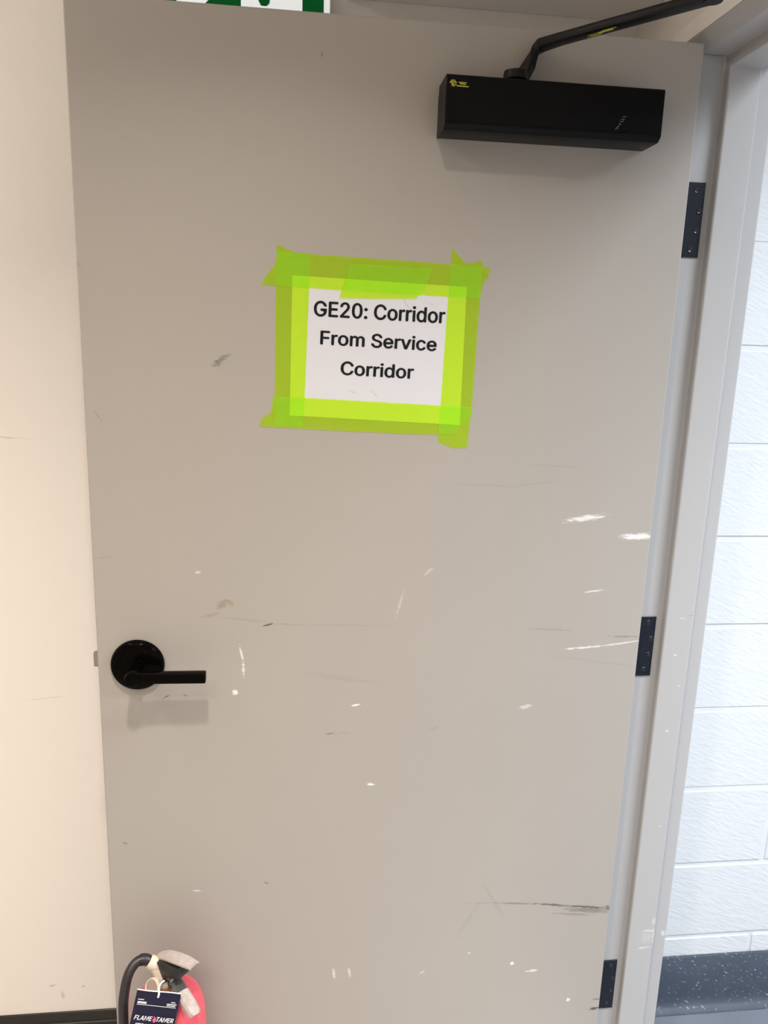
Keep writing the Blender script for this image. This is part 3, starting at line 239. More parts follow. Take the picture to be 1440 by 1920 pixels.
   [(17,19,18),(17,20,19),(16,20,17),(16,21,20),(16,22,21),(15,22,16),(15,23,22),(14,23,15),(14,24,23),(14,25,24),(13,45,14),(45,44,14),(44,25,14),(43,25,44),(42,25,43),(13,46,45),(42,26,25),(41,26,42),(13,47,46),(12,47,13),(40,26,41),(12,48,47),(40,27,26),(39,27,40),(12,49,48),(11,49,12),(11,50,49),(38,27,39),(38,28,27),(11,51,50),(37,28,38),(10,51,11),(37,29,28),(10,52,51),(36,29,37),(10,33,52),(33,53,52),(36,34,29),(34,30,29),(35,34,36),(9,33,10),(9,32,33),(53,34,33),(53,30,34),(54,30,53),(54,31,30),(8,32,9),(55,31,54),(8,31,32),(8,55,31),(8,56,55),(7,56,8),(7,57,56),(6,57,7),(6,58,57),(71,73,72),(70,73,71),(70,74,73),(6,59,58),(5,59,6),(69,74,70),(5,60,59),(68,74,69),(68,75,74),(67,75,68),(5,61,60),(66,75,67),(4,61,5),(66,76,75),(4,62,61),(65,76,66),(64,76,65),(4,63,62),(63,76,64),(4,76,63),(4,77,76),(3,77,4),(3,78,77),(2,78,3),(2,79,78),(2,80,79),(1,80,2),(1,81,80),(0,81,1),(99,101,100),(99,102,101),(98,102,99),(98,103,102),(98,104,103),(97,104,98),(97,105,104),(97,106,105),(96,106,97),(96,107,106),(96,108,107),(95,125,96),(125,108,96),(125,124,108),(124,109,108),(95,126,125),(123,109,124),(95,127,126),(122,109,123),(121,109,122),(121,110,109),(95,128,127),(120,110,121),(94,128,95),(119,110,120),(118,110,119),(94,129,128),(118,111,110),(117,111,118),(116,111,117),(94,130,129),(116,112,111),(93,130,94),(115,112,116),(114,112,115),(93,131,130),(114,113,112),(92,131,93),(92,132,131),(92,133,132),(91,133,92),(91,134,133),(90,134,91),(90,135,134),(90,136,135),(89,136,90),(89,137,136),(89,138,137),(154,156,155),(88,138,89),(153,156,154),(153,157,156),(152,157,153),(88,139,138),(151,157,152),(151,158,157),(87,139,88),(87,140,139),(150,158,151),(149,158,150),(149,159,158),(148,159,149),(87,141,140),(147,159,148),(86,141,87),(147,160,159),(146,160,147),(86,142,141),(145,160,146),(144,160,145),(86,143,142),(143,160,144),(86,160,143),(86,161,160),(85,161,86),(85,162,161),(85,163,162),(84,163,85),(84,164,163),(84,165,164),(83,165,84),(83,166,165),(83,167,166),(82,167,83),(192,194,193),(192,195,194),(179,181,180),(178,181,179),(178,182,181),(177,182,178),(177,183,182),(176,183,177),(176,184,183),(175,184,176),(175,185,184),(174,185,175),(174,186,185),(173,186,174),(173,187,186),(172,187,173),(172,188,187),(171,188,172),(171,189,188),(170,189,171),(170,190,189),(169,190,170),(169,191,190),(168,191,169),(196,198,197),(196,199,198),(212,214,213),(212,215,214),(196,200,199),(211,215,212),(196,201,200),(210,215,211),(196,202,201),(209,215,210),(196,203,202),(208,215,209),(207,204,208),(204,215,208),(196,207,203),(207,204,203),(196,206,207),(205,215,204),(196,205,206),(196,215,205),(225,227,226),(225,228,227),(225,229,228),(225,230,229),(225,231,230),(225,232,231),(225,233,232),(224,233,225),(216,218,217),(216,219,218),(223,233,224),(222,233,223),(221,235,222),(235,234,222),(234,233,222),(220,239,221),(239,238,221),(238,237,221),(237,236,221),(236,235,221),(220,240,239),(220,241,240),(216,220,219),(216,247,220),(247,246,220),(246,245,220),(245,244,220),(244,243,220),(243,242,220),(242,241,220),(216,248,247),(216,249,248),(267,269,268),(267,270,269),(266,270,267),(266,271,270),(266,272,271),(265,272,266),(265,273,272),(264,273,265),(264,274,273),(264,275,274),(263,295,264),(295,294,264),(294,275,264),(293,275,294),(292,275,293),(263,296,295),(292,276,275),(291,276,292),(263,297,296),(262,297,263),(290,276,291),(262,298,297),(290,277,276),(289,277,290),(262,299,298),(261,299,262),(261,300,299),(288,277,289),(288,278,277),(261,301,300),(287,278,288),(260,301,261),(287,279,278),(260,302,301),(286,279,287),(260,283,302),(283,303,302),(286,284,279),(284,280,279),(285,284,286),(259,283,260),(259,282,283),(303,284,283),(303,280,284),(304,280,303),(304,281,280),(258,282,259),(305,281,304),(258,281,282),(258,305,281),(258,306,305),(257,306,258),(257,307,306),(256,307,257),(256,308,307),(321,323,322),(320,323,321),(320,324,323),(256,309,308),(255,309,256),(319,324,320),(255,310,309),(318,324,319),(318,325,324),(317,325,318),(255,311,310),(316,325,317),(254,311,255),(316,326,325),(254,312,311),(315,326,316),(314,326,315),(254,313,312),(313,326,314),(254,326,313),(254,327,326),(253,327,254),(253,328,327),(252,328,253),(252,329,328),(252,330,329),(251,330,252),(251,331,330),(250,331,251),(384,386,385),(383,386,384),(383,387,386),(382,387,383),(382,388,387),(381,388,382),(381,389,388),(380,389,381),(380,390,389),(380,391,390),(379,402,380),(402,401,380),(401,391,380),(400,391,401),(379,403,402),(399,391,400),(379,404,403),(398,391,399),(398,392,391),(378,404,379),(378,405,404),(378,406,405),(397,392,398),(378,407,406),(397,393,392),(377,407,378),(396,393,397),(377,408,407),(377,409,408),(396,394,393),(395,394,396),(376,409,377),(376,410,409),(376,411,410),(375,411,376),(375,412,411),(375,413,412),(374,413,375),(374,414,413),(374,415,414),(374,416,415),(373,416,374),(373,417,416),(373,418,417),(373,419,418),(373,420,419),(372,420,373),(372,421,420),(372,422,421),(372,423,422),(371,423,372),(371,424,423),(371,425,424),(370,425,371),(370,426,425),(369,426,370),(369,427,426),(369,428,427),(368,428,369),(367,428,368),(367,429,428),(366,429,367),(365,429,366),(365,430,429),(364,430,365),(363,430,364),(363,431,430),(362,431,363),(361,431,362),(361,432,431),(360,432,361),(359,432,360),(359,433,432),(340,342,341),(340,343,342),(358,433,359),(340,344,343),(358,434,433),(339,344,340),(357,434,358),(339,345,344),(356,434,357),(339,346,345),(356,435,434),(338,346,339),(355,435,356),(338,347,346),(354,435,355),(338,348,347),(354,436,435),(353,436,354),(337,348,338),(337,349,348),(352,436,353),(337,350,349),(351,436,352),(337,351,350),(337,436,351),(337,437,436),(336,437,337),(336,438,437),(335,438,336),(335,439,438),(334,439,335),(334,440,439),(333,440,334),(333,332,440),(453,455,454),(469,471,470),(452,455,453),(468,471,469),(468,472,471),(452,456,455),(451,456,452),(467,472,468),(467,473,472),(441,443,442),(441,445,443),(445,444,443),(450,456,451),(466,473,467),(450,457,456),(466,474,473),(449,457,450),(465,474,466),(449,458,457),(465,475,474),(448,458,449),(464,475,465),(464,476,475),(447,458,448),(463,488,464),(488,476,464),(447,506,458),(506,459,458),(446,507,447),(507,506,447),(505,459,506),(463,489,488),(487,476,488),(446,508,507),(463,490,489),(462,490,463),(486,476,487),(486,477,476),(504,459,505),(446,509,508),(462,491,490),(485,477,486),(503,459,504),(446,510,509),(503,460,459),(462,492,491),(445,510,446),(484,477,485),(461,492,462),(445,511,510),(461,493,492),(502,460,503),(484,478,477),(461,494,493),(445,512,511),(483,478,484),(501,461,502),(461,460,502),(441,513,445),(513,512,445),(501,494,461),(501,495,494),(483,479,478),(500,495,501),(482,479,483),(500,496,495),(441,514,513),(500,497,496),(499,497,500),(441,515,514),(482,480,479),(481,480,482),(499,498,497),(441,516,515),(534,536,535),(533,536,534),(533,537,536),(532,537,533),(532,538,537),(531,538,532),(531,539,538),(530,539,531),(530,571,539),(571,540,539),(530,572,571),(570,540,571),(530,573,572),(569,540,570),(530,574,573),(568,540,569),(529,574,530),(568,541,540),(529,575,574),(567,541,568),(529,576,575),(566,541,567),(528,576,529),(566,542,541),(528,577,576),(565,542,566),(527,577,528),(565,543,542),(527,578,577),(564,543,565),(527,579,578),(563,543,564),(563,544,543),(526,579,527),(526,580,579),(562,544,563),(525,580,526),(525,581,580),(561,544,562),(561,545,544),(525,582,581),(560,545,561),(560,546,545),(524,582,525),(524,583,582),(559,546,560),(524,584,583),(558,546,559),(523,584,524),(558,547,546),(523,585,584),(557,547,558),(522,585,523),(557,548,547),(522,586,585),(556,548,557),(522,587,586),(555,548,556),(521,587,522),(555,549,548),(521,588,587),(554,549,555),(521,553,588),(553,549,554),(521,549,553),(520,549,521),(520,550,549),(519,550,520),(519,551,550),(518,551,519),(518,552,551),(517,552,518),(598,600,599),(598,601,600),(598,602,601),(598,603,602),(598,604,603),(598,605,604),(598,606,605),(597,606,598),(589,591,590),(589,592,591),(596,606,597),(595,606,596),(594,608,595),(608,607,595),(607,606,595),(593,612,594),(612,611,594),(611,610,594),(610,609,594),(609,608,594),(593,613,612),(593,614,613),(589,593,592),(589,620,593),(620,619,593),(619,618,593),(618,617,593),(617,616,593),(616,615,593),(615,614,593),(589,621,620),(589,622,621),(623,627,624),(627,625,624),(627,626,625),(623,628,627),(623,631,628),(631,629,628),(631,630,629),(623,632,631)]),
  'Corridor': ([(2502,0),(2502,379),(2561,379),(2561,321),(2565,321),(2574,339),(2586,354),(2602,367),(2621,377),(2641,383),(2663,385),(2668,385),(2673,385),(2679,384),(2684,384),(2689,384),(2693,384),(2693,322),(2690,323),(2686,324),(2680,324),(2672,325),(2665,326),(2657,326),(2639,324),(2623,321),(2609,315),(2596,306),(2585,296),(2575,284),(2569,269),(2565,254),(2563,237),(2563,0),(2242,-8),(2209,-5),(2179,3),(2151,16),(2127,35),(2107,58),(2090,85),(2078,116),(2071,150),(2069,187),(2071,225),(2078,260),(2090,291),(2107,318),(2127,341),(2151,360),(2179,374),(2209,382),(2242,384),(2275,382),(2306,374),(2333,360),(2357,341),(2377,318),(2394,291),(2406,260),(2413,225),(2416,187),(2413,150),(2406,116),(2394,85),(2377,58),(2357,35),(2333,16),(2306,3),(2275,-5),(2242,46),(2266,49),(2287,55),(2305,66),(2320,80),(2332,97),(2342,117),(2348,139),(2352,163),(2354,187),(2352,212),(2348,236),(2342,258),(2332,278),(2320,296),(2305,310),(2287,321),(2266,328),(2242,330),(2218,328),(2197,321),(2180,310),(2165,296),(2152,278),(2143,258),(2136,236),(2132,212),(2131,187),(2132,163),(2136,139),(2143,117),(2152,97),(2165,80),(2180,66),(2197,55),(2218,49),(1805,-8),(1775,-6),(1747,3),(1722,16),(1699,34),(1680,57),(1665,84),(1653,116),(1647,151),(1644,189),(1647,227),(1653,261),(1665,293),(1680,320),(1699,342),(1722,361),(1747,374),(1775,382),(1806,384),(1828,383),(1847,379),(1863,373),(1877,364),(1888,355),(1897,346),(1905,336),(1911,327),(1916,319),(1921,319),(1921,509),(1982,509),(1982,0),(1923,0),(1923,59),(1917,59),(1911,50),(1905,41),(1897,31),(1888,21),(1876,12),(1862,4),(1846,-3),(1827,-7),(1815,47),(1836,49),(1856,55),(1873,65),(1888,78),(1900,95),(1910,115),(1916,138),(1920,162),(1922,189),(1920,216),(1916,241),(1910,263),(1900,282),(1888,299),(1874,312),(1856,322),(1837,328),(1815,330),(1792,328),(1772,322),(1755,311),(1740,298),(1728,281),(1719,261),(1712,239),(1708,215),(1706,189),(1708,163),(1712,139),(1719,117),(1728,97),(1740,80),(1755,66),(1773,55),(1792,49),(1527,443),(1516,444),(1506,448),(1497,455),(1490,463),(1486,472),(1485,483),(1486,494),(1490,504),(1497,512),(1506,518),(1516,522),(1527,524),(1538,522),(1548,518),(1557,512),(1564,504),(1568,494),(1570,483),(1568,472),(1564,463),(1557,455),(1548,448),(1538,444),(1496,0),(1496,379),(1557,379),(1557,0),(1237,0),(1237,379),(1296,379),(1296,321),(1300,321),(1309,339),(1321,354),(1337,367),(1355,377),(1375,383),(1397,385),(1402,385),(1408,385),(1414,384),(1419,384),(1424,384),(1428,384),(1428,322),(1425,323),(1421,324),(1414,324),(1407,325),(1399,326),(1391,326),(1374,324),(1358,321),(1343,315),(1330,306),(1319,296),(1310,284),(1303,269),(1299,254),(1298,237),(1298,0),(978,0),(978,379),(1037,379),(1037,321),(1041,321),(1049,339),(1062,354),(1078,367),(1096,377),(1116,383),(1138,385),(1143,385),(1149,385),(1154,384),(1160,384),(1165,384),(1169,384),(1169,322),(1166,323),(1161,324),(1155,324),(1148,325),(1140,326),(1132,326),(1115,324),(1099,321),(1084,315),(1071,306),(1060,296),(1051,284),(1044,269),(1040,254),(1039,237),(1039,0),(717,-8),(684,-5),(654,3),(627,16),(603,35),(583,58),(566,85),(554,116),(547,150),(544,187),(547,225),(554,260),(566,291),(583,318),(603,341),(627,360),(654,374),(684,382),(717,384),(751,382),(781,374),(809,360),(833,341),(853,318),(869,291),(881,260),(889,225),(891,187),(889,150),(881,116),(869,85),(853,58),(833,35),(809,16),(781,3),(751,-5),(717,46),(741,49),(762,55),(780,66),(795,80),(808,97),(817,117),(824,139),(828,163),(829,187),(828,212),(824,236),(817,258),(808,278),(795,296),(780,310),(762,321),(741,328),(717,330),(694,328),(673,321),(655,310),(640,296),(628,278),(618,258),(612,236),(608,212),(606,187),(608,163),(612,139),(618,117),(628,97),(640,80),(655,66),(673,55),(694,49),(267,-7),(225,-3),(186,7),(150,25),(119,49),(92,79),(70,115),(53,157),(44,203),(40,254),(44,305),(53,352),(70,393),(92,429),(119,459),(150,484),(186,501),(225,512),(267,516),(293,514),(317,511),(340,504),(362,496),(383,485),(402,471),(419,456),(435,438),(448,418),(459,397),(467,373),(473,348),(408,348),(404,365),(397,380),(389,395),(380,407),(369,418),(357,428),(344,437),(330,444),(315,449),(300,453),(284,455),(267,456),(237,453),(209,445),(184,432),(161,414),(141,391),(125,364),(113,332),(106,295),(103,254),(106,213),(113,177),(125,145),(141,117),(161,94),(184,76),(210,63),(237,56),(267,53),(284,54),(300,56),(315,60),(330,65),(344,72),(357,81),(369,90),(380,102),(389,114),(397,128),(404,144),(408,160),(473,160),(467,135),(459,112),(448,91),(435,71),(420,53),(402,38),(383,24),(363,13),(341,5),(317,-2),(293,-6)],
   [(9,11,10),(9,12,11),(9,13,12),(9,14,13),(9,15,14),(9,16,15),(9,17,16),(8,17,9),(0,2,1),(0,3,2),(7,17,8),(6,17,7),(5,19,6),(19,18,6),(18,17,6),(4,23,5),(23,22,5),(22,21,5),(21,20,5),(20,19,5),(4,24,23),(4,25,24),(0,4,3),(0,31,4),(31,30,4),(30,29,4),(29,28,4),(28,27,4),(27,26,4),(26,25,4),(0,32,31),(0,33,32),(51,53,52),(50,53,51),(50,54,53),(49,54,50),(49,55,54),(48,55,49),(48,56,55),(47,56,48),(47,88,56),(88,57,56),(47,89,88),(87,57,88),(47,90,89),(86,57,87),(47,91,90),(85,57,86),(46,91,47),(85,58,57),(46,92,91),(84,58,85),(46,93,92),(83,58,84),(45,93,46),(83,59,58),(45,94,93),(82,59,83),(44,94,45),(82,60,59),(44,95,94),(81,60,82),(44,96,95),(80,60,81),(80,61,60),(43,96,44),(43,97,96),(79,61,80),(42,97,43),(42,98,97),(78,61,79),(78,62,61),(42,99,98),(77,62,78),(77,63,62),(41,99,42),(41,100,99),(76,63,77),(41,101,100),(75,63,76),(40,101,41),(75,64,63),(40,102,101),(74,64,75),(39,102,40),(74,65,64),(39,103,102),(73,65,74),(39,104,103),(72,65,73),(38,104,39),(72,66,65),(38,105,104),(71,66,72),(38,70,105),(70,66,71),(38,66,70),(37,66,38),(37,67,66),(36,67,37),(36,68,67),(35,68,36),(35,69,68),(34,69,35),(134,136,135),(134,137,136),(123,125,124),(123,126,125),(122,126,123),(122,127,126),(121,127,122),(121,128,127),(121,129,128),(120,129,121),(120,130,129),(120,131,130),(119,167,120),(167,131,120),(167,132,131),(119,168,167),(166,132,167),(165,132,166),(119,169,168),(165,133,132),(164,133,165),(119,170,169),(118,170,119),(164,134,133),(164,163,134),(163,162,134),(162,161,134),(161,160,134),(160,137,134),(118,171,170),(118,172,171),(117,172,118),(117,173,172),(116,173,117),(116,174,173),(159,137,160),(116,175,174),(115,175,116),(158,137,159),(115,176,175),(115,177,176),(157,137,158),(114,177,115),(114,178,177),(156,137,157),(113,178,114),(113,179,178),(155,137,156),(113,180,179),(112,180,113),(154,137,155),(112,181,180),(153,139,154),(139,137,154),(111,181,112),(111,182,181),(152,139,153),(111,183,182),(151,140,152),(140,139,152),(151,141,140),(138,137,139),(110,183,111),(110,184,183),(150,141,151),(150,142,141),(110,149,184),(149,142,150),(110,142,149),(110,143,142),(109,143,110),(109,144,143),(109,145,144),(108,145,109),(108,146,145),(108,147,146),(107,147,108),(107,148,147),(106,148,107),(209,211,210),(209,212,211),(196,198,197),(195,198,196),(195,199,198),(194,199,195),(194,200,199),(193,200,194),(193,201,200),(192,201,193),(192,202,201),(191,202,192),(191,203,202),(190,203,191),(190,204,203),(189,204,190),(189,205,204),(188,205,189),(188,206,205),(187,206,188),(187,207,206),(186,207,187),(186,208,207),(185,208,186),(222,224,223),(222,225,224),(222,226,225),(222,227,226),(222,228,227),(222,229,228),(222,230,229),(221,230,222),(213,215,214),(213,216,215),(220,230,221),(219,230,220),(218,232,219),(232,231,219),(231,230,219),(217,236,218),(236,235,218),(235,234,218),(234,233,218),(233,232,218),(217,237,236),(217,238,237),(213,217,216),(213,244,217),(244,243,217),(243,242,217),(242,241,217),(241,240,217),(240,239,217),(239,238,217),(213,245,244),(213,246,245),(256,258,257),(256,259,258),(256,260,259),(256,261,260),(256,262,261),(256,263,262),(256,264,263),(255,264,256),(247,249,248),(247,250,249),(254,264,255),(253,264,254),(252,266,253),(266,265,253),(265,264,253),(251,270,252),(270,269,252),(269,268,252),(268,267,252),(267,266,252),(251,271,270),(251,272,271),(247,251,250),(247,278,251),(278,277,251),(277,276,251),(276,275,251),(275,274,251),(274,273,251),(273,272,251),(247,279,278),(247,280,279),(298,300,299),(297,300,298),(297,301,300),(296,301,297),(296,302,301),(295,302,296),(295,303,302),(294,303,295),(294,335,303),(335,304,303),(294,336,335),(334,304,335),(294,337,336),(333,304,334),(294,338,337),(332,304,333),(293,338,294),(332,305,304),(293,339,338),(331,305,332),(293,340,339),(330,305,331),(292,340,293),(330,306,305),(292,341,340),(329,306,330),(291,341,292),(329,307,306),(291,342,341),(328,307,329),(291,343,342),(327,307,328),(327,308,307),(290,343,291),(290,344,343),(326,308,327),(289,344,290),(289,345,344),(325,308,326),(325,309,308),(289,346,345),(324,309,325),(324,310,309),(288,346,289),(288,347,346),(323,310,324),(288,348,347),(322,310,323),(287,348,288),(322,311,310),(287,349,348),(321,311,322),(286,349,287),(321,312,311),(286,350,349),(320,312,321),(286,351,350),(319,312,320),(285,351,286),(319,313,312),(285,352,351),(318,313,319),(285,317,352),(317,313,318),(285,313,317),(284,313,285),(284,314,313),(283,314,284),(283,315,314),(282,315,283),(282,316,315),(281,316,282),(370,372,371),(370,373,372),(369,373,370),(369,374,373),(369,375,374),(368,375,369),(368,376,375),(368,377,376),(367,377,368),(367,378,377),(366,397,367),(397,396,367),(396,378,367),(395,378,396),(395,379,378),(394,379,395),(366,398,397),(393,379,394),(392,379,393),(366,399,398),(391,379,392),(391,380,379),(390,380,391),(366,400,399),(365,400,366),(389,380,390),(388,380,389),(388,381,380),(365,401,400),(387,381,388),(387,382,381),(386,382,387),(364,401,365),(364,402,401),(385,382,386),(385,383,382),(384,383,385),(364,403,402),(363,403,364),(363,404,403),(362,404,363),(362,405,404),(361,405,362),(361,406,405),(361,407,406),(360,407,361),(360,408,407),(425,427,426),(425,428,427),(359,408,360),(359,409,408),(424,428,425),(424,429,428),(423,429,424),(359,410,409),(358,410,359),(422,429,423),(422,430,429),(421,430,422),(358,411,410),(421,431,430),(420,431,421),(419,431,420),(357,411,358),(357,412,411),(418,431,419),(418,432,431),(417,432,418),(357,413,412),(416,432,417),(415,432,416),(357,414,413),(414,432,415),(414,433,432),(357,433,414),(356,433,357),(356,434,433),(355,434,356),(355,435,434),(355,436,435),(354,436,355),(354,437,436),(354,438,437),(353,438,354)]),
  'FLAME': ([(1971,0),(2098,509),(2411,509),(2396,452),(2148,452),(2107,286),(2338,286),(2323,229),(2093,229),(2050,57),(2300,57),(2286,0),(1343,0),(1470,509),(1561,509),(1607,187),(1608,174),(1610,159),(1611,141),(1613,123),(1614,103),(1615,84),(1616,65),(1617,49),(1602,49),(1611,65),(1621,83),(1632,102),(1643,121),(1654,140),(1664,158),(1674,174),(1682,187),(1886,509),(1978,509),(1850,0),(1787,0),(1860,291),(1864,308),(1869,327),(1874,347),(1880,369),(1886,391),(1892,413),(1898,435),(1904,457),(1910,457),(1896,433),(1883,409),(1869,386),(1855,363),(1842,341),(1831,322),(1820,305),(1811,291),(1624,0),(1569,0),(1526,291),(1524,304),(1522,321),(1520,340),(1518,361),(1516,384),(1514,408),(1511,432),(1509,457),(1516,457),(1511,437),(1507,416),(1502,394),(1496,372),(1491,350),(1486,328),(1482,309),(1477,291),(1405,0),(819,0),(1132,509),(1206,509),(1266,0),(1198,0),(1166,302),(1163,334),(1160,372),(1157,420),(1155,478),(1168,478),(1135,419),(1109,371),(1087,333),(1069,302),(888,0),(948,142),(963,199),(1222,199),(1208,142),(470,0),(597,509),(662,509),(549,57),(786,57),(771,0),(60,0),(187,509),(496,509),(482,452),(238,452),(194,278),(416,278),(402,221),(180,221),(125,0)],
   [(0,4,1),(4,2,1),(4,3,2),(0,5,4),(0,8,5),(8,6,5),(8,7,6),(0,9,8),(0,10,9),(0,11,10),(12,65,13),(65,14,13),(65,66,14),(66,15,14),(32,45,33),(45,34,33),(45,46,34),(46,35,34),(12,64,65),(67,15,66),(32,44,45),(47,44,46),(44,35,46),(68,64,67),(64,15,67),(32,47,44),(47,43,44),(32,48,47),(12,68,64),(68,63,64),(12,69,68),(32,49,48),(12,70,69),(32,50,49),(12,71,70),(32,51,50),(12,72,71),(32,52,51),(12,73,72),(32,53,52),(12,74,73),(32,54,53),(12,75,74),(32,55,54),(31,55,32),(30,55,31),(29,55,30),(28,55,29),(27,55,28),(26,55,27),(25,22,26),(22,55,26),(25,23,22),(24,23,25),(76,85,77),(85,78,77),(85,86,78),(86,79,78),(76,93,85),(93,87,85),(87,84,85),(87,84,86),(84,94,86),(94,79,86),(83,94,84),(93,88,87),(82,94,83),(93,89,88),(81,94,82),(93,90,89),(93,92,90),(92,91,90),(80,95,81),(95,94,81),(76,92,93),(92,94,93),(92,95,94),(95,79,94),(76,91,92),(80,79,95),(96,98,97),(96,99,98),(96,100,99),(96,101,100),(102,106,103),(106,104,103),(106,105,104),(102,107,106),(102,110,107),(110,108,107),(110,109,108),(102,111,110)]),
  'TAMER': ([(2035,0),(2162,509),(2338,509),(2391,504),(2430,489),(2458,465),(2474,433),(2478,395),(2472,352),(2457,309),(2433,271),(2402,240),(2362,217),(2315,203),(2260,198),(2121,198),(2135,255),(2272,255),(2309,258),(2339,267),(2364,281),(2384,300),(2398,324),(2408,352),(2412,380),(2410,405),(2400,425),(2383,440),(2356,449),(2321,452),(2213,452),(2100,0),(2328,0),(2262,229),(2335,229),(2403,0),(1617,0),(1744,509),(2056,509),(2042,452),(1794,452),(1753,286),(1983,286),(1969,229),(1738,229),(1695,57),(1946,57),(1932,0),(988,0),(1116,509),(1207,509),(1252,187),(1254,174),(1255,159),(1257,141),(1258,123),(1260,103),(1261,84),(1261,65),(1262,49),(1248,49),(1257,65),(1267,83),(1278,102),(1289,121),(1300,140),(1310,158),(1319,174),(1327,187),(1532,509),(1623,509),(1496,0),(1433,0),(1505,291),(1510,308),(1514,327),(1520,347),(1526,369),(1532,391),(1538,413),(1544,435),(1550,457),(1555,457),(1542,433),(1528,409),(1514,386),(1501,363),(1488,341),(1476,322),(1466,305),(1457,291),(1270,0),(1214,0),(1171,291),(1170,304),(1168,321),(1166,340),(1163,361),(1161,384),(1159,408),(1157,432),(1155,457),(1161,457),(1157,437),(1152,416),(1147,394),(1142,372),(1137,350),(1132,328),(1127,309),(1123,291),(1050,0),(465,0),(777,509),(852,509),(912,0),(844,0),(811,302),(809,334),(806,372),(803,420),(800,478),(813,478),(781,419),(754,371),(732,333),(715,302),(534,0),(594,142),(608,199),(868,199),(854,142),(145,452),(159,509),(544,509),(530,452),(370,452),(257,0),(193,0),(305,452)],
   [(0,16,1),(16,30,1),(30,2,1),(30,3,2),(30,4,3),(30,5,4),(30,29,5),(29,28,5),(28,6,5),(16,31,30),(27,6,28),(26,6,27),(26,7,6),(25,7,26),(24,7,25),(24,8,7),(23,8,24),(22,8,23),(22,9,8),(21,9,22),(21,10,9),(20,10,21),(19,10,20),(19,11,10),(18,11,19),(17,11,18),(0,15,16),(31,17,16),(31,33,17),(33,11,17),(33,34,11),(34,12,11),(31,14,33),(14,32,33),(35,12,34),(13,35,12),(14,35,13),(0,14,15),(0,31,14),(32,35,14),(36,40,37),(40,38,37),(40,39,38),(36,41,40),(36,44,41),(44,42,41),(44,43,42),(36,45,44),(36,46,45),(36,47,46),(48,101,49),(101,50,49),(101,102,50),(102,51,50),(68,81,69),(81,70,69),(81,82,70),(82,71,70),(48,100,101),(103,51,102),(68,80,81),(83,80,82),(80,71,82),(104,100,103),(100,51,103),(68,83,80),(83,79,80),(68,84,83),(48,104,100),(104,99,100),(48,105,104),(68,85,84),(48,106,105),(68,86,85),(48,107,106),(68,87,86),(48,108,107),(68,88,87),(48,109,108),(68,89,88),(48,110,109),(68,90,89),(48,111,110),(68,91,90),(67,91,68),(66,91,67),(65,91,66),(64,91,65),(63,91,64),(62,91,63),(61,58,62),(58,91,62),(61,59,58),(60,59,61),(112,121,113),(121,114,113),(121,122,114),(122,115,114),(112,129,121),(129,123,121),(123,120,121),(123,120,122),(120,130,122),(130,115,122),(119,130,120),(129,124,123),(118,130,119),(129,125,124),(117,130,118),(129,126,125),(129,128,126),(128,127,126),(116,131,117),(131,130,117),(112,128,129),(128,130,129),(128,131,130),(131,115,130),(112,127,128),(116,115,131),(132,134,133),(132,135,134),(139,135,132),(138,136,139),(136,135,139),(138,137,136)]),
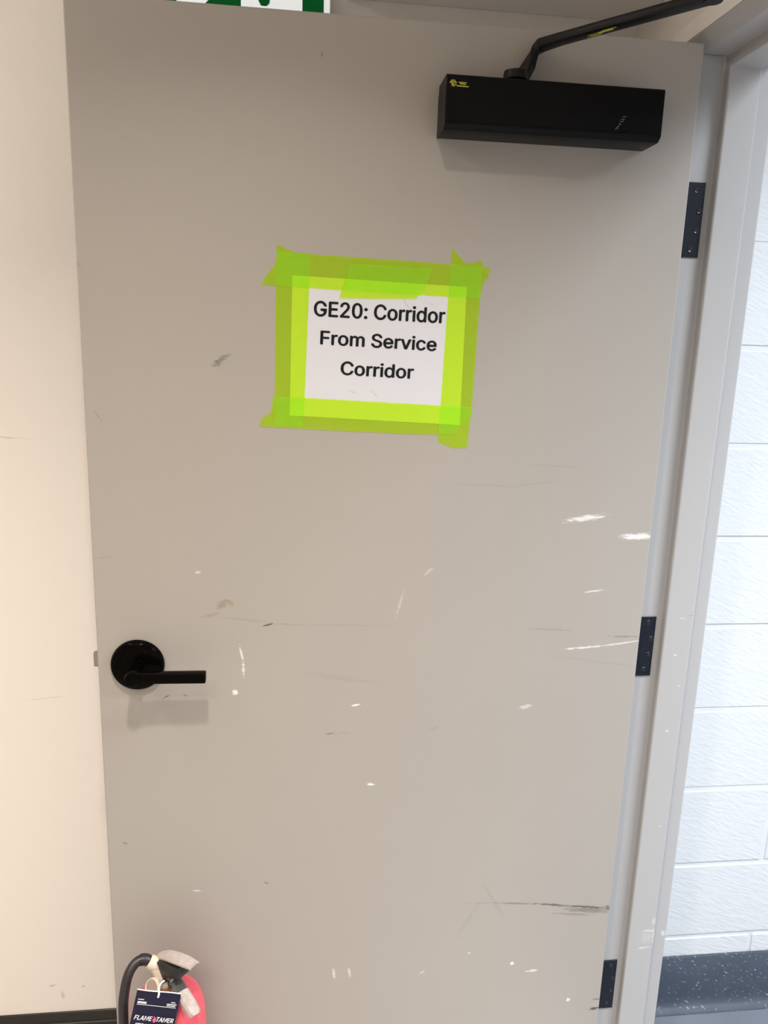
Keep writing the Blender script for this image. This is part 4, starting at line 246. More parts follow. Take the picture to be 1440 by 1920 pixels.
  'FIRE & SAFETY LTD': ([(6325,0),(6202,0),(6216,57),(6335,57),(6393,63),(6444,81),(6487,110),(6522,149),(6549,198),(6569,255),(6578,312),(6575,361),(6560,399),(6532,428),(6492,446),(6440,452),(6312,452),(6326,509),(6458,509),(6525,501),(6578,478),(6615,441),(6637,391),(6643,329),(6631,255),(6606,181),(6569,119),(6521,68),(6464,31),(6398,8),(6358,509),(6230,0),(6166,0),(6293,509),(5802,452),(5816,509),(6201,509),(6187,452),(6027,452),(5914,0),(5850,0),(5963,452),(5324,0),(5452,509),(5516,509),(5403,57),(5640,57),(5625,0),(4808,0),(4860,208),(4748,509),(4823,509),(4883,344),(4892,318),(4900,292),(4906,264),(4912,230),(4886,230),(4908,265),(4929,293),(4949,318),(4971,344),(5113,509),(5187,509),(4925,208),(4873,0),(4301,452),(4315,509),(4700,509),(4686,452),(4526,452),(4413,0),(4349,0),(4462,452),(3798,0),(3925,509),(4237,509),(4223,452),(3975,452),(3934,286),(4164,286),(4150,229),(3919,229),(3876,57),(4127,57),(4113,0),(3388,0),(3515,509),(3824,509),(3809,452),(3565,452),(3522,278),(3743,278),(3729,221),(3507,221),(3452,0),(2864,0),(3176,509),(3251,509),(3311,0),(3243,0),(3210,302),(3208,334),(3205,372),(3202,420),(3199,478),(3212,478),(3180,419),(3153,371),(3131,333),(3114,302),(2933,0),(2993,142),(3007,199),(3267,199),(3253,142),(2623,-9),(2572,-4),(2531,9),(2500,31),(2480,60),(2471,96),(2474,137),(2540,137),(2539,110),(2547,88),(2561,71),(2582,59),(2608,52),(2637,49),(2671,52),(2702,60),(2730,74),(2754,92),(2771,114),(2781,139),(2784,161),(2778,179),(2766,193),(2748,205),(2726,214),(2702,222),(2645,239),(2594,260),(2560,289),(2543,326),(2546,372),(2562,413),(2588,448),(2622,476),(2663,498),(2709,511),(2757,516),(2804,511),(2842,498),(2871,476),(2890,449),(2899,415),(2896,378),(2833,378),(2831,412),(2813,437),(2782,453),(2741,459),(2709,456),(2680,448),(2655,435),(2634,418),(2619,398),(2610,376),(2608,352),(2615,334),(2629,319),(2648,308),(2667,300),(2687,293),(2735,279),(2756,272),(2779,264),(2800,252),(2819,238),(2835,220),(2845,198),(2849,171),(2844,139),(2829,99),(2804,64),(2769,34),(2727,11),(2678,-4),(1961,-7),(1915,-2),(1879,12),(1852,34),(1835,62),(1829,96),(1833,133),(1844,163),(1861,189),(1882,213),(1909,235),(1940,256),(1976,279),(2066,335),(2078,343),(2090,352),(2103,363),(2114,375),(2123,389),(2129,405),(2130,427),(2123,445),(2106,457),(2082,461),(2064,459),(2047,453),(2032,444),(2019,431),(2009,416),(2002,399),(2000,380),(2002,363),(2008,346),(2016,327),(2027,307),(2041,284),(2203,0),(2130,0),(1995,231),(1976,264),(1960,293),(1947,319),(1939,344),(1937,370),(1941,398),(1953,430),(1971,458),(1995,481),(2025,499),(2058,510),(2094,513),(2129,510),(2156,499),(2176,482),(2189,459),(2194,433),(2191,404),(2183,382),(2171,362),(2156,342),(2138,325),(2118,308),(2095,293),(1974,217),(1942,195),(1919,174),(1904,154),(1896,131),(1893,108),(1897,87),(1907,70),(1923,57),(1945,49),(1970,46),(2001,50),(2032,59),(2062,75),(2091,95),(2117,121),(2140,151),(2158,186),(2171,224),(2230,224),(2216,180),(2198,144),(2179,115),(2160,92),(2142,75),(2126,62),(2110,47),(2077,23),(2039,7),(1999,-3),(1220,0),(1347,509),(1659,509),(1645,452),(1397,452),(1355,286),(1586,286),(1572,229),(1341,229),(1298,57),(1549,57),(1535,0),(771,0),(898,509),(1074,509),(1126,504),(1166,489),(1193,465),(1209,433),(1214,395),(1208,352),(1192,309),(1169,271),(1137,240),(1098,217),(1050,203),(996,198),(856,198),(871,255),(1008,255),(1044,258),(1075,267),(1100,281),(1119,300),(1134,324),(1144,352),(1148,380),(1145,405),(1136,425),(1118,440),(1092,449),(1056,452),(948,452),(835,0),(1064,0),(998,229),(1071,229),(1138,0),(441,0),(455,57),(542,57),(641,452),(554,452),(568,509),(807,509),(792,452),(706,452),(607,57),(694,57),(679,0),(60,0),(187,509),(496,509),(482,452),(238,452),(194,278),(416,278),(402,221),(180,221),(125,0)],
   [(32,17,33),(17,30,33),(32,16,17),(30,18,17),(31,18,30),(31,15,18),(15,19,18),(15,20,19),(15,21,20),(32,15,16),(32,2,15),(2,31,15),(31,14,15),(31,13,14),(31,12,13),(31,11,12),(31,10,11),(31,9,10),(31,8,9),(31,3,8),(3,7,8),(3,6,7),(3,5,6),(3,4,5),(32,1,2),(31,3,2),(34,36,35),(34,37,36),(41,37,34),(40,38,41),(38,37,41),(40,39,38),(42,44,43),(42,45,44),(42,46,45),(42,47,46),(49,51,50),(49,52,51),(61,63,62),(61,64,63),(49,53,52),(60,64,61),(59,64,60),(49,54,53),(58,64,59),(49,55,54),(57,56,58),(56,64,58),(49,56,55),(49,64,56),(48,64,49),(48,65,64),(66,68,67),(66,69,68),(73,69,66),(72,70,73),(70,69,73),(72,71,70),(74,78,75),(78,76,75),(78,77,76),(74,79,78),(74,82,79),(82,80,79),(82,81,80),(74,83,82),(74,84,83),(74,85,84),(86,90,87),(90,88,87),(90,89,88),(86,91,90),(86,94,91),(94,92,91),(94,93,92),(86,95,94),(96,105,97),(105,98,97),(105,106,98),(106,99,98),(96,113,105),(113,107,105),(107,104,105),(107,104,106),(104,114,106),(114,99,106),(103,114,104),(113,108,107),(102,114,103),(113,109,108),(101,114,102),(113,110,109),(113,112,110),(112,111,110),(100,115,101),(115,114,101),(96,112,113),(112,114,113),(112,115,114),(115,99,114),(96,111,112),(100,99,115),(151,153,152),(150,153,151),(150,154,153),(149,154,150),(149,155,154),(149,156,155),(148,163,149),(163,156,149),(148,164,163),(162,156,163),(148,165,164),(161,156,162),(161,157,156),(147,165,148),(147,166,165),(160,157,161),(147,167,166),(147,168,167),(160,158,157),(146,168,147),(159,158,160),(146,169,168),(146,170,169),(145,170,146),(145,171,170),(145,172,171),(144,172,145),(144,173,172),(144,174,173),(144,175,174),(144,176,175),(143,176,144),(143,177,176),(143,178,177),(143,179,178),(142,179,143),(142,180,179),(141,180,142),(141,181,180),(140,181,141),(140,182,181),(139,182,140),(138,182,139),(138,183,182),(137,183,138),(136,183,137),(136,184,183),(135,184,136),(134,184,135),(134,185,184),(121,123,122),(121,124,123),(133,185,134),(121,125,124),(133,186,185),(120,125,121),(132,186,133),(120,126,125),(131,186,132),(120,127,126),(131,187,186),(130,187,131),(119,127,120),(119,128,127),(129,187,130),(119,129,128),(119,187,129),(119,188,187),(118,188,119),(118,189,188),(117,189,118),(117,116,189),(239,241,240),(238,241,239),(238,242,241),(237,242,238),(237,243,242),(237,244,243),(236,213,237),(213,244,237),(236,214,213),(212,244,213),(212,245,244),(236,215,214),(235,215,236),(211,245,212),(235,216,215),(210,245,211),(235,217,216),(210,246,245),(235,218,217),(234,218,235),(209,246,210),(234,219,218),(208,246,209),(208,247,246),(234,220,219),(233,220,234),(207,247,208),(207,248,247),(233,221,220),(206,248,207),(232,221,233),(232,222,221),(205,248,206),(205,249,248),(204,249,205),(232,223,222),(231,223,232),(203,249,204),(203,250,249),(202,224,203),(224,250,203),(231,224,223),(224,251,250),(230,224,231),(224,252,251),(230,202,224),(202,225,224),(229,202,230),(202,268,225),(268,226,225),(201,229,202),(229,268,202),(201,228,229),(200,228,201),(199,228,200),(199,253,228),(253,227,228),(270,272,271),(270,273,272),(199,254,253),(198,254,199),(198,255,254),(197,255,198),(269,273,270),(269,274,273),(197,256,255),(196,256,197),(196,257,256),(268,274,269),(268,275,274),(195,257,196),(195,258,257),(267,277,268),(277,226,268),(226,276,268),(276,275,268),(195,259,258),(194,259,195),(266,277,267),(277,226,276),(194,260,259),(266,278,277),(265,278,266),(194,261,260),(265,279,278),(193,261,194),(264,279,265),(193,262,261),(263,279,264),(193,263,262),(263,280,279),(193,280,263),(192,280,193),(192,281,280),(191,281,192),(191,282,281),(190,282,191),(283,287,284),(287,285,284),(287,286,285),(283,288,287),(283,291,288),(291,289,288),(291,290,289),(283,292,291),(283,293,292),(283,294,293),(295,311,296),(311,325,296),(325,297,296),(325,298,297),(325,299,298),(325,300,299),(325,324,300),(324,323,300),(323,301,300),(311,326,325),(322,301,323),(321,301,322),(321,302,301),(320,302,321),(319,302,320),(319,303,302),(318,303,319),(317,303,318),(317,304,303),(316,304,317),(316,305,304),(315,305,316),(314,305,315),(314,306,305),(313,306,314),(312,306,313),(295,310,311),(326,312,311),(326,328,312),(328,306,312),(328,329,306),(329,307,306),(326,309,328),(309,327,328),(330,307,329),(308,330,307),(309,330,308),(295,309,310),(295,326,309),(327,330,309),(335,337,336),(335,338,337),(334,338,335),(333,339,334),(339,338,334),(333,340,339),(331,333,332),(331,340,333),(331,341,340),(331,342,341),(343,347,344),(347,345,344),(347,346,345),(343,348,347),(343,351,348),(351,349,348),(351,350,349),(343,352,351)]),
}
m_door = mat('door_paint', PAINT, 0.42, noise=0.035, nscale=3.0, bump=0.05, bscale=35)
add_marks(m_door, [k[:6] + (k[6] * (0.65 if k[6] < 0.31 else 0.88),) for k in DOOR_MARKS])
m_frame = mat('frame_paint', (0.385, 0.380, 0.380), 0.38, noise=0.03, nscale=5.0, bump=0.05, bscale=40)
FRAME_MARKS = [
    ('scrape', 0.0990, 0.4680, 0.0150, 0.0030, 0.0, 0.9), ('scrape', 0.0960, 0.4520, 0.0130, 0.0140, 0.0, 0.35),
    ('scrape', 0.1110, 0.4550, 0.0030, 0.0160, 0.0, 0.8), ('scrape', 0.0930, 0.4290, 0.0150, 0.0024, 0.05, 0.9),
    ('scrape', 0.1080, 0.4890, 0.0050, 0.0080, 0.1, 0.7), ('white', 0.0850, 1.0500, 0.0035, 0.0024, 0.0, 0.7),
    ('white', 0.0870, 0.9000, 0.0030, 0.0022, 0.0, 0.7), ('white', 0.0900, 1.1200, 0.0050, 0.0016, 0.1, 0.4),
    ('dark', 0.1060, 1.1250, 0.0090, 0.0014, 0.05, 0.35), ('white', 0.1390, 0.4450, 0.0050, 0.0070, 0.0, 0.6),
    ('white', 0.1000, 0.9900, 0.0030, 0.0020, 0.0, 0.4), ('white', 0.0960, 0.7000, 0.0040, 0.0020, 0.0, 0.4)]
add_marks(m_frame, [k[:6] + (k[6] * 0.65,) for k in FRAME_MARKS])
m_wall = mat('cream_wall_paint', (0.83, 0.795, 0.755), 0.6, noise=0.02, nscale=2.0, bump=0.08, bscale=90)
WALL_MARKS = [
    ('dark', -1.150, 1.390, 0.060, 0.0016, -0.06, 0.22), ('dark', -1.200, 1.400, 0.035, 0.0013, -0.05, 0.20),
    ('dark', -1.125, 0.172, 0.007, 0.003, 0.1, 0.3), ('dark', -1.060, 0.165, 0.005, 0.0025, 0.0, 0.3),
    ('brown', -1.105, 0.145, 0.004, 0.010, 0.2, 0.35), ('dark', -1.100, 0.860, 0.045, 0.0016, 0.1, 0.12)]
add_marks(m_wall, WALL_MARKS)
m_bulk = mat('bulkhead_paint', (0.88, 0.855, 0.84), 0.6, bump=0.06, bscale=90)
m_ceil = mat('ceiling_paint', (0.80, 0.79, 0.77), 0.7, bump=0.1, bscale=120)
m_block = mat('white_block_paint', (0.605, 0.62, 0.635), 0.5, noise=0.015, nscale=9.0)
# rough face of painted concrete block: slanted pits and ripples
_nt = m_block.node_tree
_tc = _nt.nodes.new('ShaderNodeTexCoord')
_mp = _nt.nodes.new('ShaderNodeMapping')
_mp.inputs['Scale'].default_value = (45, 45, 170)
_ro = _nt.nodes.new('ShaderNodeMapping')
_ro.inputs['Rotation'].default_value = (0, math.radians(-24), 0)
_ge = _nt.nodes.new('ShaderNodeNewGeometry')
_nt.links.new(_ge.outputs['Position'], _ro.inputs['Vector'])
_nt.links.new(_ro.outputs[0], _mp.inputs['Vector'])
_n = _nt.nodes.new('ShaderNodeTexNoise')
_n.inputs['Scale'].default_value = 1.0
_n.inputs['Detail'].default_value = 4
_nt.links.new(_mp.outputs[0], _n.inputs['Vector'])
_bp = _nt.nodes.new('ShaderNodeBump')
_bp.inputs['Strength'].default_value = 0.42
_bp.inputs['Distance'].default_value = 0.003
_nt.links.new(_n.outputs['Fac'], _bp.inputs['Height'])
_nt.links.new(_bp.outputs['Normal'], _nt.nodes['Principled BSDF'].inputs['Normal'])
m_mortar = mat('painted_mortar', (0.615, 0.63, 0.645), 0.55, bump=0.2, bscale=150)
m_black = mat('closer_black', (0.003, 0.003, 0.0035), 0.36, spec=0.10, bump=0.03, bscale=300)
m_arm = mat('closer_arm_black', (0.005, 0.005, 0.006), 0.38, spec=0.2)
m_lever = mat('black_lever_enamel', (0.0015, 0.0012, 0.0010), 0.14, spec=0.04)
m_hinge = mat('black_hinge_steel', (0.009, 0.011, 0.018), 0.34, spec=0.25, noise=0.2, nscale=60)
m_screw = mat('dark_screw', (0.012, 0.012, 0.014), 0.3)
m_socket = mat('screw_socket', (0.10, 0.11, 0.13), 0.3, metal=0.6)
m_base_room = mat('black_vinyl_base', (0.008, 0.007, 0.006), 0.30, spec=0.5)
m_base_cor = mat('dark_rubber_base', (0.045, 0.057, 0.078), 0.42, noise=0.25, nscale=25)
# scuffs and dust flecks on the corridor base
_nt = m_base_cor.node_tree
_tc = _nt.nodes.new('ShaderNodeTexCoord')
_mp = _nt.nodes.new('ShaderNodeMapping')
_mp.inputs['Scale'].default_value = (50, 50, 190)
_ro = _nt.nodes.new('ShaderNodeMapping')
_ro.inputs['Rotation'].default_value = (0, math.radians(-30), 0)
_nt.links.new(_tc.outputs['Object'], _ro.inputs['Vector'])
_nt.links.new(_ro.outputs[0], _mp.inputs['Vector'])
_n = _nt.nodes.new('ShaderNodeTexNoise')
_n.inputs['Scale'].default_value = 1.6
_n.inputs['Detail'].default_value = 2
_nt.links.new(_mp.outputs[0], _n.inputs['Vector'])
_r = _nt.nodes.new('ShaderNodeMapRange')
_r.inputs['From Min'].default_value = 0.645
_r.inputs['From Max'].default_value = 0.76
_nt.links.new(_n.outputs['Fac'], _r.inputs['Value'])
_mx = _nt.nodes.new('ShaderNodeMix')
_mx.data_type = 'RGBA'
_b = _nt.nodes['Principled BSDF']
_nt.links.new(_b.inputs['Base Color'].links[0].from_socket, _mx.inputs['A'])
_mx.inputs['B'].default_value = (0.33, 0.36, 0.40, 1)
_nt.links.new(_r.outputs[0], _mx.inputs['Factor'])
_nt.links.new(_mx.outputs['Result'], _b.inputs['Base Color'])
m_floor_cor = mat('grey_sealed_concrete', (0.125, 0.142, 0.170), 0.32, noise=0.15, nscale=6.0)
m_floor_room = mat('grey_concrete', (0.58, 0.56, 0.53), 0.4, noise=0.2, nscale=5.0)
m_paper = mat('white_paper', (0.575, 0.585, 0.63), 0.75, noise=0.01, nscale=30)
add_marks(m_paper, [('brown', -0.432, 1.643, 0.012, 0.0012, -0.9, 0.25), ('brown', -0.478, 1.507, 0.010, 0.0012, -0.8, 0.22),
                    ('brown', -0.512, 1.509, 0.009, 0.0009, -0.3, 0.3), ('brown', -0.395, 1.645, 0.010, 0.0010, -0.4, 0.18)])
m_ink = mat('black_ink', (0.006, 0.007, 0.010), 0.8, spec=0.2)
m_sign_white = mat('sign_white', (0.8, 0.82, 0.82), 0.4)
m_sign_green = mat('sign_green', (0.0, 0.06, 0.012), 0.4, spec=0.1)
for _m, _c, _s in ((m_sign_white, (0.80, 0.86, 0.88), 0.50), (m_sign_green, (0.0, 0.10, 0.018), 0.35)):   # backlit sign
    _m.node_tree.nodes['Principled BSDF'].inputs['Emission Color'].default_value = (*_c, 1)
    _m.node_tree.nodes['Principled BSDF'].inputs['Emission Strength'].default_value = _s
m_sign_case = mat('sign_case', (0.66, 0.60, 0.55), 0.5)
m_red = mat('red_extinguisher_enamel', (0.72, 0.085, 0.115), 0.30, spec=0.6, coat=0.3, noise=0.15, nscale=14)
m_rubber = mat('black_hose_rubber', (0.016, 0.013, 0.014), 0.38)
m_cream = mat('cream_valve_metal', (0.62, 0.53, 0.42), 0.4, noise=0.1, nscale=60)
m_brass = mat('dull_brass', (0.42, 0.34, 0.22), 0.28, metal=0.8)
m_gauge = mat('dusty_gauge_face', (0.36, 0.27, 0.23), 0.25)
m_worn = mat('worn_pale_handle_paint', (0.42, 0.36, 0.34), 0.5, noise=0.35, nscale=110, bump=0.2, bscale=160)
m_dkmetal = mat('dark_bracket_metal', (0.014, 0.012, 0.010), 0.4, noise=0.3, nscale=90)
m_handle = mat('scuffed_black_handle', (0.16, 0.16, 0.165), 0.28, metal=0.6, noise=0.3, nscale=70)
m_seal = mat('pale_plastic_seal', (0.60, 0.60, 0.60), 0.35)
m_navy = mat('navy_tag_card', (0.008, 0.008, 0.027), 0.32, spec=0.3)
m_print = mat('white_print', (0.82, 0.80, 0.80), 0.5)
m_pink = mat('pink_flame_print', (0.70, 0.09, 0.20), 0.5)
m_yellow = mat('yellow_print', (0.42, 0.40, 0.05), 0.6)
m_grey_print = mat('faint_grey_print', (0.10, 0.10, 0.105), 0.5)
m_bolt = mat('latch_steel', (0.30, 0.27, 0.23), 0.35, metal=0.7)
m_lampcase = mat('lamp_housing', (0.75, 0.75, 0.74), 0.4)


def tape_mat():
    m = bpy.data.materials.new('green_masking_tape')
    m.use_nodes = True
    nt = m.node_tree
    nt.nodes.clear()
    out = nt.nodes.new('ShaderNodeOutputMaterial')
    tr = nt.nodes.new('ShaderNodeBsdfTransparent')
    tr.inputs[0].default_value = (0.70, 0.845, 0.13, 1)
    df = nt.nodes.new('ShaderNodeBsdfDiffuse')
    tc = nt.nodes.new('ShaderNodeTexCoord')
    n = nt.nodes.new('ShaderNodeTexNoise')
    n.inputs['Scale'].default_value = 70
    n.inputs['Detail'].default_value = 3
    nt.links.new(tc.outputs['Object'], n.inputs['Vector'])
    mx = nt.nodes.new('ShaderNodeMix')
    mx.data_type = 'RGBA'
    mx.inputs['A'].default_value = (0.085, 0.140, 0.018, 1)
    mx.inputs['B'].default_value = (0.110, 0.172, 0.026, 1)
    nt.links.new(n.outputs['Fac'], mx.inputs['Factor'])
    nt.links.new(mx.outputs['Result'], df.inputs['Color'])
    ad = nt.nodes.new('ShaderNodeAddShader')
    nt.links.new(tr.outputs[0], ad.inputs[0])
    nt.links.new(df.outputs[0], ad.inputs[1])
    nt.links.new(ad.outputs[0], out.inputs['Surface'])
    return m


m_tape = tape_mat()

# ------------------------------------------------------------------ mesh helpers


def obj(name, bm, m, parent=None, smooth=False, loc=None):
    me = bpy.data.meshes.new(name)
    bmesh.ops.recalc_face_normals(bm, faces=bm.faces)
    bm.to_mesh(me)
    bm.free()
    if smooth:
        for p in me.polygons:
            p.use_smooth = True
        me.set_sharp_from_angle(angle=math.radians(40))
    me.materials.append(m)
    o = bpy.data.objects.new(name, me)
    COL.objects.link(o)
    if parent is not None:
        o.parent = parent
        if parent.type == 'EMPTY':
            o.matrix_parent_inverse = Matrix.Translation(-Vector(parent.location))
    return o


def thing(name, label, cat, loc=(0, 0, 0), group=None):
    o = bpy.data.objects.new(name, None)
    COL.objects.link(o)
    o.location = loc
    o.empty_display_size = 0.05
    o['label'] = label
    o['category'] = cat
    if group:
        o['group'] = group
    return o


def structure(name, bm, m, label=None, parent=None, smooth=False):
    o = obj(name, bm, m, parent, smooth)
    o['kind'] = 'structure'
    if label:
        o['label'] = label
    return o


def box_bm(x0, x1, y0, y1, z0, z1, bevel=0.0, seg=2, bm=None):
    new = bm is None
    bm = bm or bmesh.new()
    r = bmesh.ops.create_cube(bm, size=1.0)
    for v in r['verts']:
        v.co = Vector(((x0 + x1) / 2 + v.co.x * (x1 - x0), (y0 + y1) / 2 + v.co.y * (y1 - y0), (z0 + z1) / 2 + v.co.z * (z1 - z0)))
    if bevel > 0:
        es = list({e for v in r['verts'] for e in v.link_edges})
        bmesh.ops.bevel(bm, geom=es, offset=bevel, segments=seg, profile=0.5, affect='EDGES')
    return bm


def prism_bm(pts, axis, a, b, bm=None, bevel=0.0, seg=2):
    """polygon pts (2D) extruded along axis from a to b. axis 'Z': pts=(x,y); 'Y': pts=(x,z); 'X': pts=(y,z)"""
    bm = bm or bmesh.new()

    def co(p, t):
        return {'Z': (p[0], p[1], t), 'Y': (p[0], t, p[1]), 'X': (t, p[0], p[1])}[axis]
    A = [bm.verts.new(co(p, a)) for p in pts]
    B = [bm.verts.new(co(p, b)) for p in pts]
    n = len(pts)
    fs = [bm.faces.new(A), bm.faces.new(B[::-1])]
    for i in range(n):
        fs.append(bm.faces.new((A[i], B[i], B[(i + 1) % n], A[(i + 1) % n])))
    if bevel > 0:
        es = [e for e in bm.edges if (e.verts[0] in A and e.verts[1] in B) or (e.verts[0] in B and e.verts[1] in A)]
        bmesh.ops.bevel(bm, geom=es, offset=bevel, segments=seg, profile=0.5, affect='EDGES')
    bmesh.ops.triangulate(bm, faces=[f for f in bm.faces if len(f.verts) > 4])
    return bm


def frame_axes(d):
    d = d.normalized()
    u = Vector((0, 0, 1)) if abs(d.z) < 0.9 else Vector((0, 1, 0))
    s = d.cross(u).normalized()
    return s, s.cross(d).normalized()


def lathe_bm(prof, base, axis=(0, 0, 1), n=32, bm=None):
    """prof = [(r, h)...] turned about axis through base"""
    bm = bm or bmesh.new()
    d = Vector(axis).normalized()
    s, u = frame_axes(d)
    base = Vector(base)
    rings = []
    for r, h in prof:
        if r < 1e-6:
            rings.append([bm.verts.new(base + d * h)])
        else:
            rings.append([bm.verts.new(base + d * h + (s * math.cos(2 * math.pi * k / n) + u * math.sin(2 * math.pi * k / n)) * r) for k in range(n)])
    for a, b in zip(rings, rings[1:]):
        for k in range(n):
            k2 = (k + 1) % n
            if len(a) == 1 and len(b) == 1:
                continue
            if len(a) == 1:
                bm.faces.new((a[0], b[k], b[k2]))
            elif len(b) == 1:
                bm.faces.new((a[k], b[0], a[k2]))
            else:
                bm.faces.new((a[k], b[k], b[k2], a[k2]))
    return bm


def spline(pts, sub=6):
    P = [Vector(p) for p in pts]
    P = [P[0] * 2 - P[1]] + P + [P[-1] * 2 - P[-2]]
    out = []
    for i in range(1, len(P) - 2):
        for k in range(sub):
            t = k / sub
            p0, p1, p2, p3 = P[i - 1:i + 3]
            out.append(0.5 * ((2 * p1) + (p2 - p0) * t + (2 * p0 - 5 * p1 + 4 * p2 - p3) * t * t + (3 * p1 - p0 - 3 * p2 + p3) * t ** 3))
    out.append(P[-2])
    return out


def tube_bm(pts, r, n=14, bm=None, sub=6):
    bm = bm or bmesh.new()
    path = spline(pts, sub) if sub > 1 else [Vector(p) for p in pts]
    prev = None
    rings = []
    for i, p in enumerate(path):
        d = (path[min(i + 1, len(path) - 1)] - path[max(i - 1, 0)]).normalized()
        if prev is None:
            s, u = frame_axes(d)
        else:
            s = (prev - d * prev.dot(d)).normalized()
            u = d.cross(s)
        prev = s
        rr = r(i / (len(path) - 1)) if callable(r) else r
        rings.append([bm.verts.new(p + (s * math.cos(2 * math.pi * k / n) + u * math.sin(2 * math.pi * k / n)) * rr) for k in range(n)])
    for a, b in zip(rings, rings[1:]):
        for k in range(n):
            bm.faces.new((a[k], b[k], b[(k + 1) % n], a[(k + 1) % n]))
    bm.faces.new(rings[0][::-1])
    bm.faces.new(rings[-1])
    return bm


def loft_bm(sections, bm=None, bevel=0.0):
    """sections: lists of equally many 3D points, joined and capped"""
    bm = bm or bmesh.new()
    R = [[bm.verts.new(p) for p in s] for s in sections]
    own = {v for r in R for v in r}
    n = len(R[0])
    for a, b in zip(R, R[1:]):
        for k in range(n):
            bm.faces.new((a[k], b[k], b[(k + 1) % n], a[(k + 1) % n]))
    bm.faces.new(R[0][::-1])
    bm.faces.new(R[-1])
    if bevel > 0:
        bmesh.ops.bevel(bm, geom=[e for e in bm.edges if e.verts[0] in own], offset=bevel, segments=2, profile=0.5, affect='EDGES')
    return bm


def bar_sections(pts, widths, thick, up=(0, 0, 1)):
    """flat bar along pts: width sideways, thickness along up"""
    P = [Vector(p) for p in pts]
    U = Vector(up)
    out = []
    for i, p in enumerate(P):
        d = (P[min(i + 1, len(P) - 1)] - P[max(i - 1, 0)]).normalized()
        s = d.cross(U).normalized()
        u = s.cross(d).normalized()
        w, t = widths[i] / 2, (thick[i] if isinstance(thick, (list, tuple)) else thick) / 2
        out.append([p - s * w - u * t, p + s * w - u * t, p + s * w + u * t, p - s * w + u * t])
    return out


def flat_text(body, width, capheight, depth=0.0003, bold=21.0):
    """lettering as a thin mesh: baseline start at the origin, x right, y up, scaled to width and cap height; bold thickens the strokes"""
    vs, fs = GLYPHS[body]
    bm = bmesh.new()
    x0, x1 = min(v[0] for v in vs) - bold, max(v[0] for v in vs) + bold
    for k, (dx, dy) in enumerate(((0, 0), (-bold, 0), (bold, 0), (0, bold * 0.6), (0, -bold * 0.6))):
        V = [bm.verts.new(((x + dx - x0) / (x1 - x0) * width, (y + dy) / 529.0 * capheight, depth + k * 0.00001)) for x, y in vs]
        for f in fs:
            if len(set(f)) == 3:
                bm.faces.new([V[i] for i in f])
    return bm


def place(bm, origin, ex, ey, ez):
    Mx = Matrix((Vector(ex), Vector(ey), Vector(ez))).transposed().to_4x4()
    Mx.translation = Vector(origin)
    bm.transform(Mx)
    return bm


# ------------------------------------------------------------------ setting: shell
T = 0.045                      # door thickness, depth of the frame rabbet
XL, XR, YF, YB, ZC = -2.5, 2.3, -2.9, 0.30, 2.60
structure('floor', box_bm(XL, 0.07, YF, YB, -0.08, 0.0), m_floor_room)
structure('floor.001', box_bm(0.0701, XR, YF, YB, -0.08, 0.0), m_floor_cor)
structure('ceiling', box_bm(XL, 0.02, YF, YB, ZC, ZC + 0.06), m_ceil)
structure('ceiling.001', box_bm(0.14, XR, YF, YB, ZC, ZC + 0.06), m_ceil)
structure('wall_back', box_bm(XL, 0.02, YB, YB + 0.12, -0.08, ZC + 0.06), m_wall, 'cream painted wall behind the open door')
structure('wall_left', box_bm(XL - 0.1, XL, YF, YB, -0.08, ZC + 0.06), m_wall)
structure('wall_front', box_bm(XL, 0.02, YF - 0.1, YF, -0.08, ZC + 0.06), m_wall)
wr = box_bm(0.02, 0.14, 0.050, YB, 0, ZC)
box_bm(0.02, 0.14, YF, -0.925, 0, ZC, bm=wr)
box_bm(0.02, 0.14, -0.925, 0.050, 2.062, ZC, bm=wr)
structure('wall_right', wr, m_wall, 'cream partition wall that holds the door frame')
structure('wall_corridor_right', box_bm(XR, XR + 0.1, YF, YB, -0.08, ZC + 0.06), m_mortar)
structure('wall_corridor_front', box_bm(0.14, XR, YF - 0.1, YF, -0.08, ZC + 0.06), m_mortar)
# boxed-in duct under the ceiling, behind the open door
structure('beam_1', box_bm(-0.515, 0.0199, 0.135, YB - 0.0005, 2.167, ZC, bevel=0.002), m_bulk, 'low boxed duct between exit sign and door frame')

# white block wall of the corridor: mortar bed, each block a piece of its own
wc = structure('wall_corridor_back', box_bm(0.1402, XR, YB + 0.0016, YB + 0.12, -0.08, ZC + 0.06), m_mortar,
               'white painted concrete block wall in the corridor')
block_mesh = {}
J = 0.010
for row in range(13):
    z0 = row * 0.1995
    off = 0.518 if row % 2 == 0 else 0.728
    edges = [0.1402]
    x = off - 0.4
    while x < XR:
        if x > 0.45:
            edges.append(x)
        x += 0.4
    edges.append(XR)
    for a, b in zip(edges, edges[1:]):
        if b - a < 0.05:
            continue
        key = round(b - a, 3)
        if key not in block_mesh:
            w = b - a - J
            bm = box_bm(-w / 2, w / 2, 0.0, 0.02, 0.0, 0.1995 - J, bevel=0.0018, seg=1)
            o = obj('block', bm, m_block, wc)
            block_mesh[key] = o.data
        else:
            o = bpy.data.objects.new('block', block_mesh[key])
            COL.objects.link(o)
            o.parent = wc
        o.location = ((a + b) / 2, YB - 0.0005 + random.uniform(-0.0006, 0.0006), z0 + J / 2)

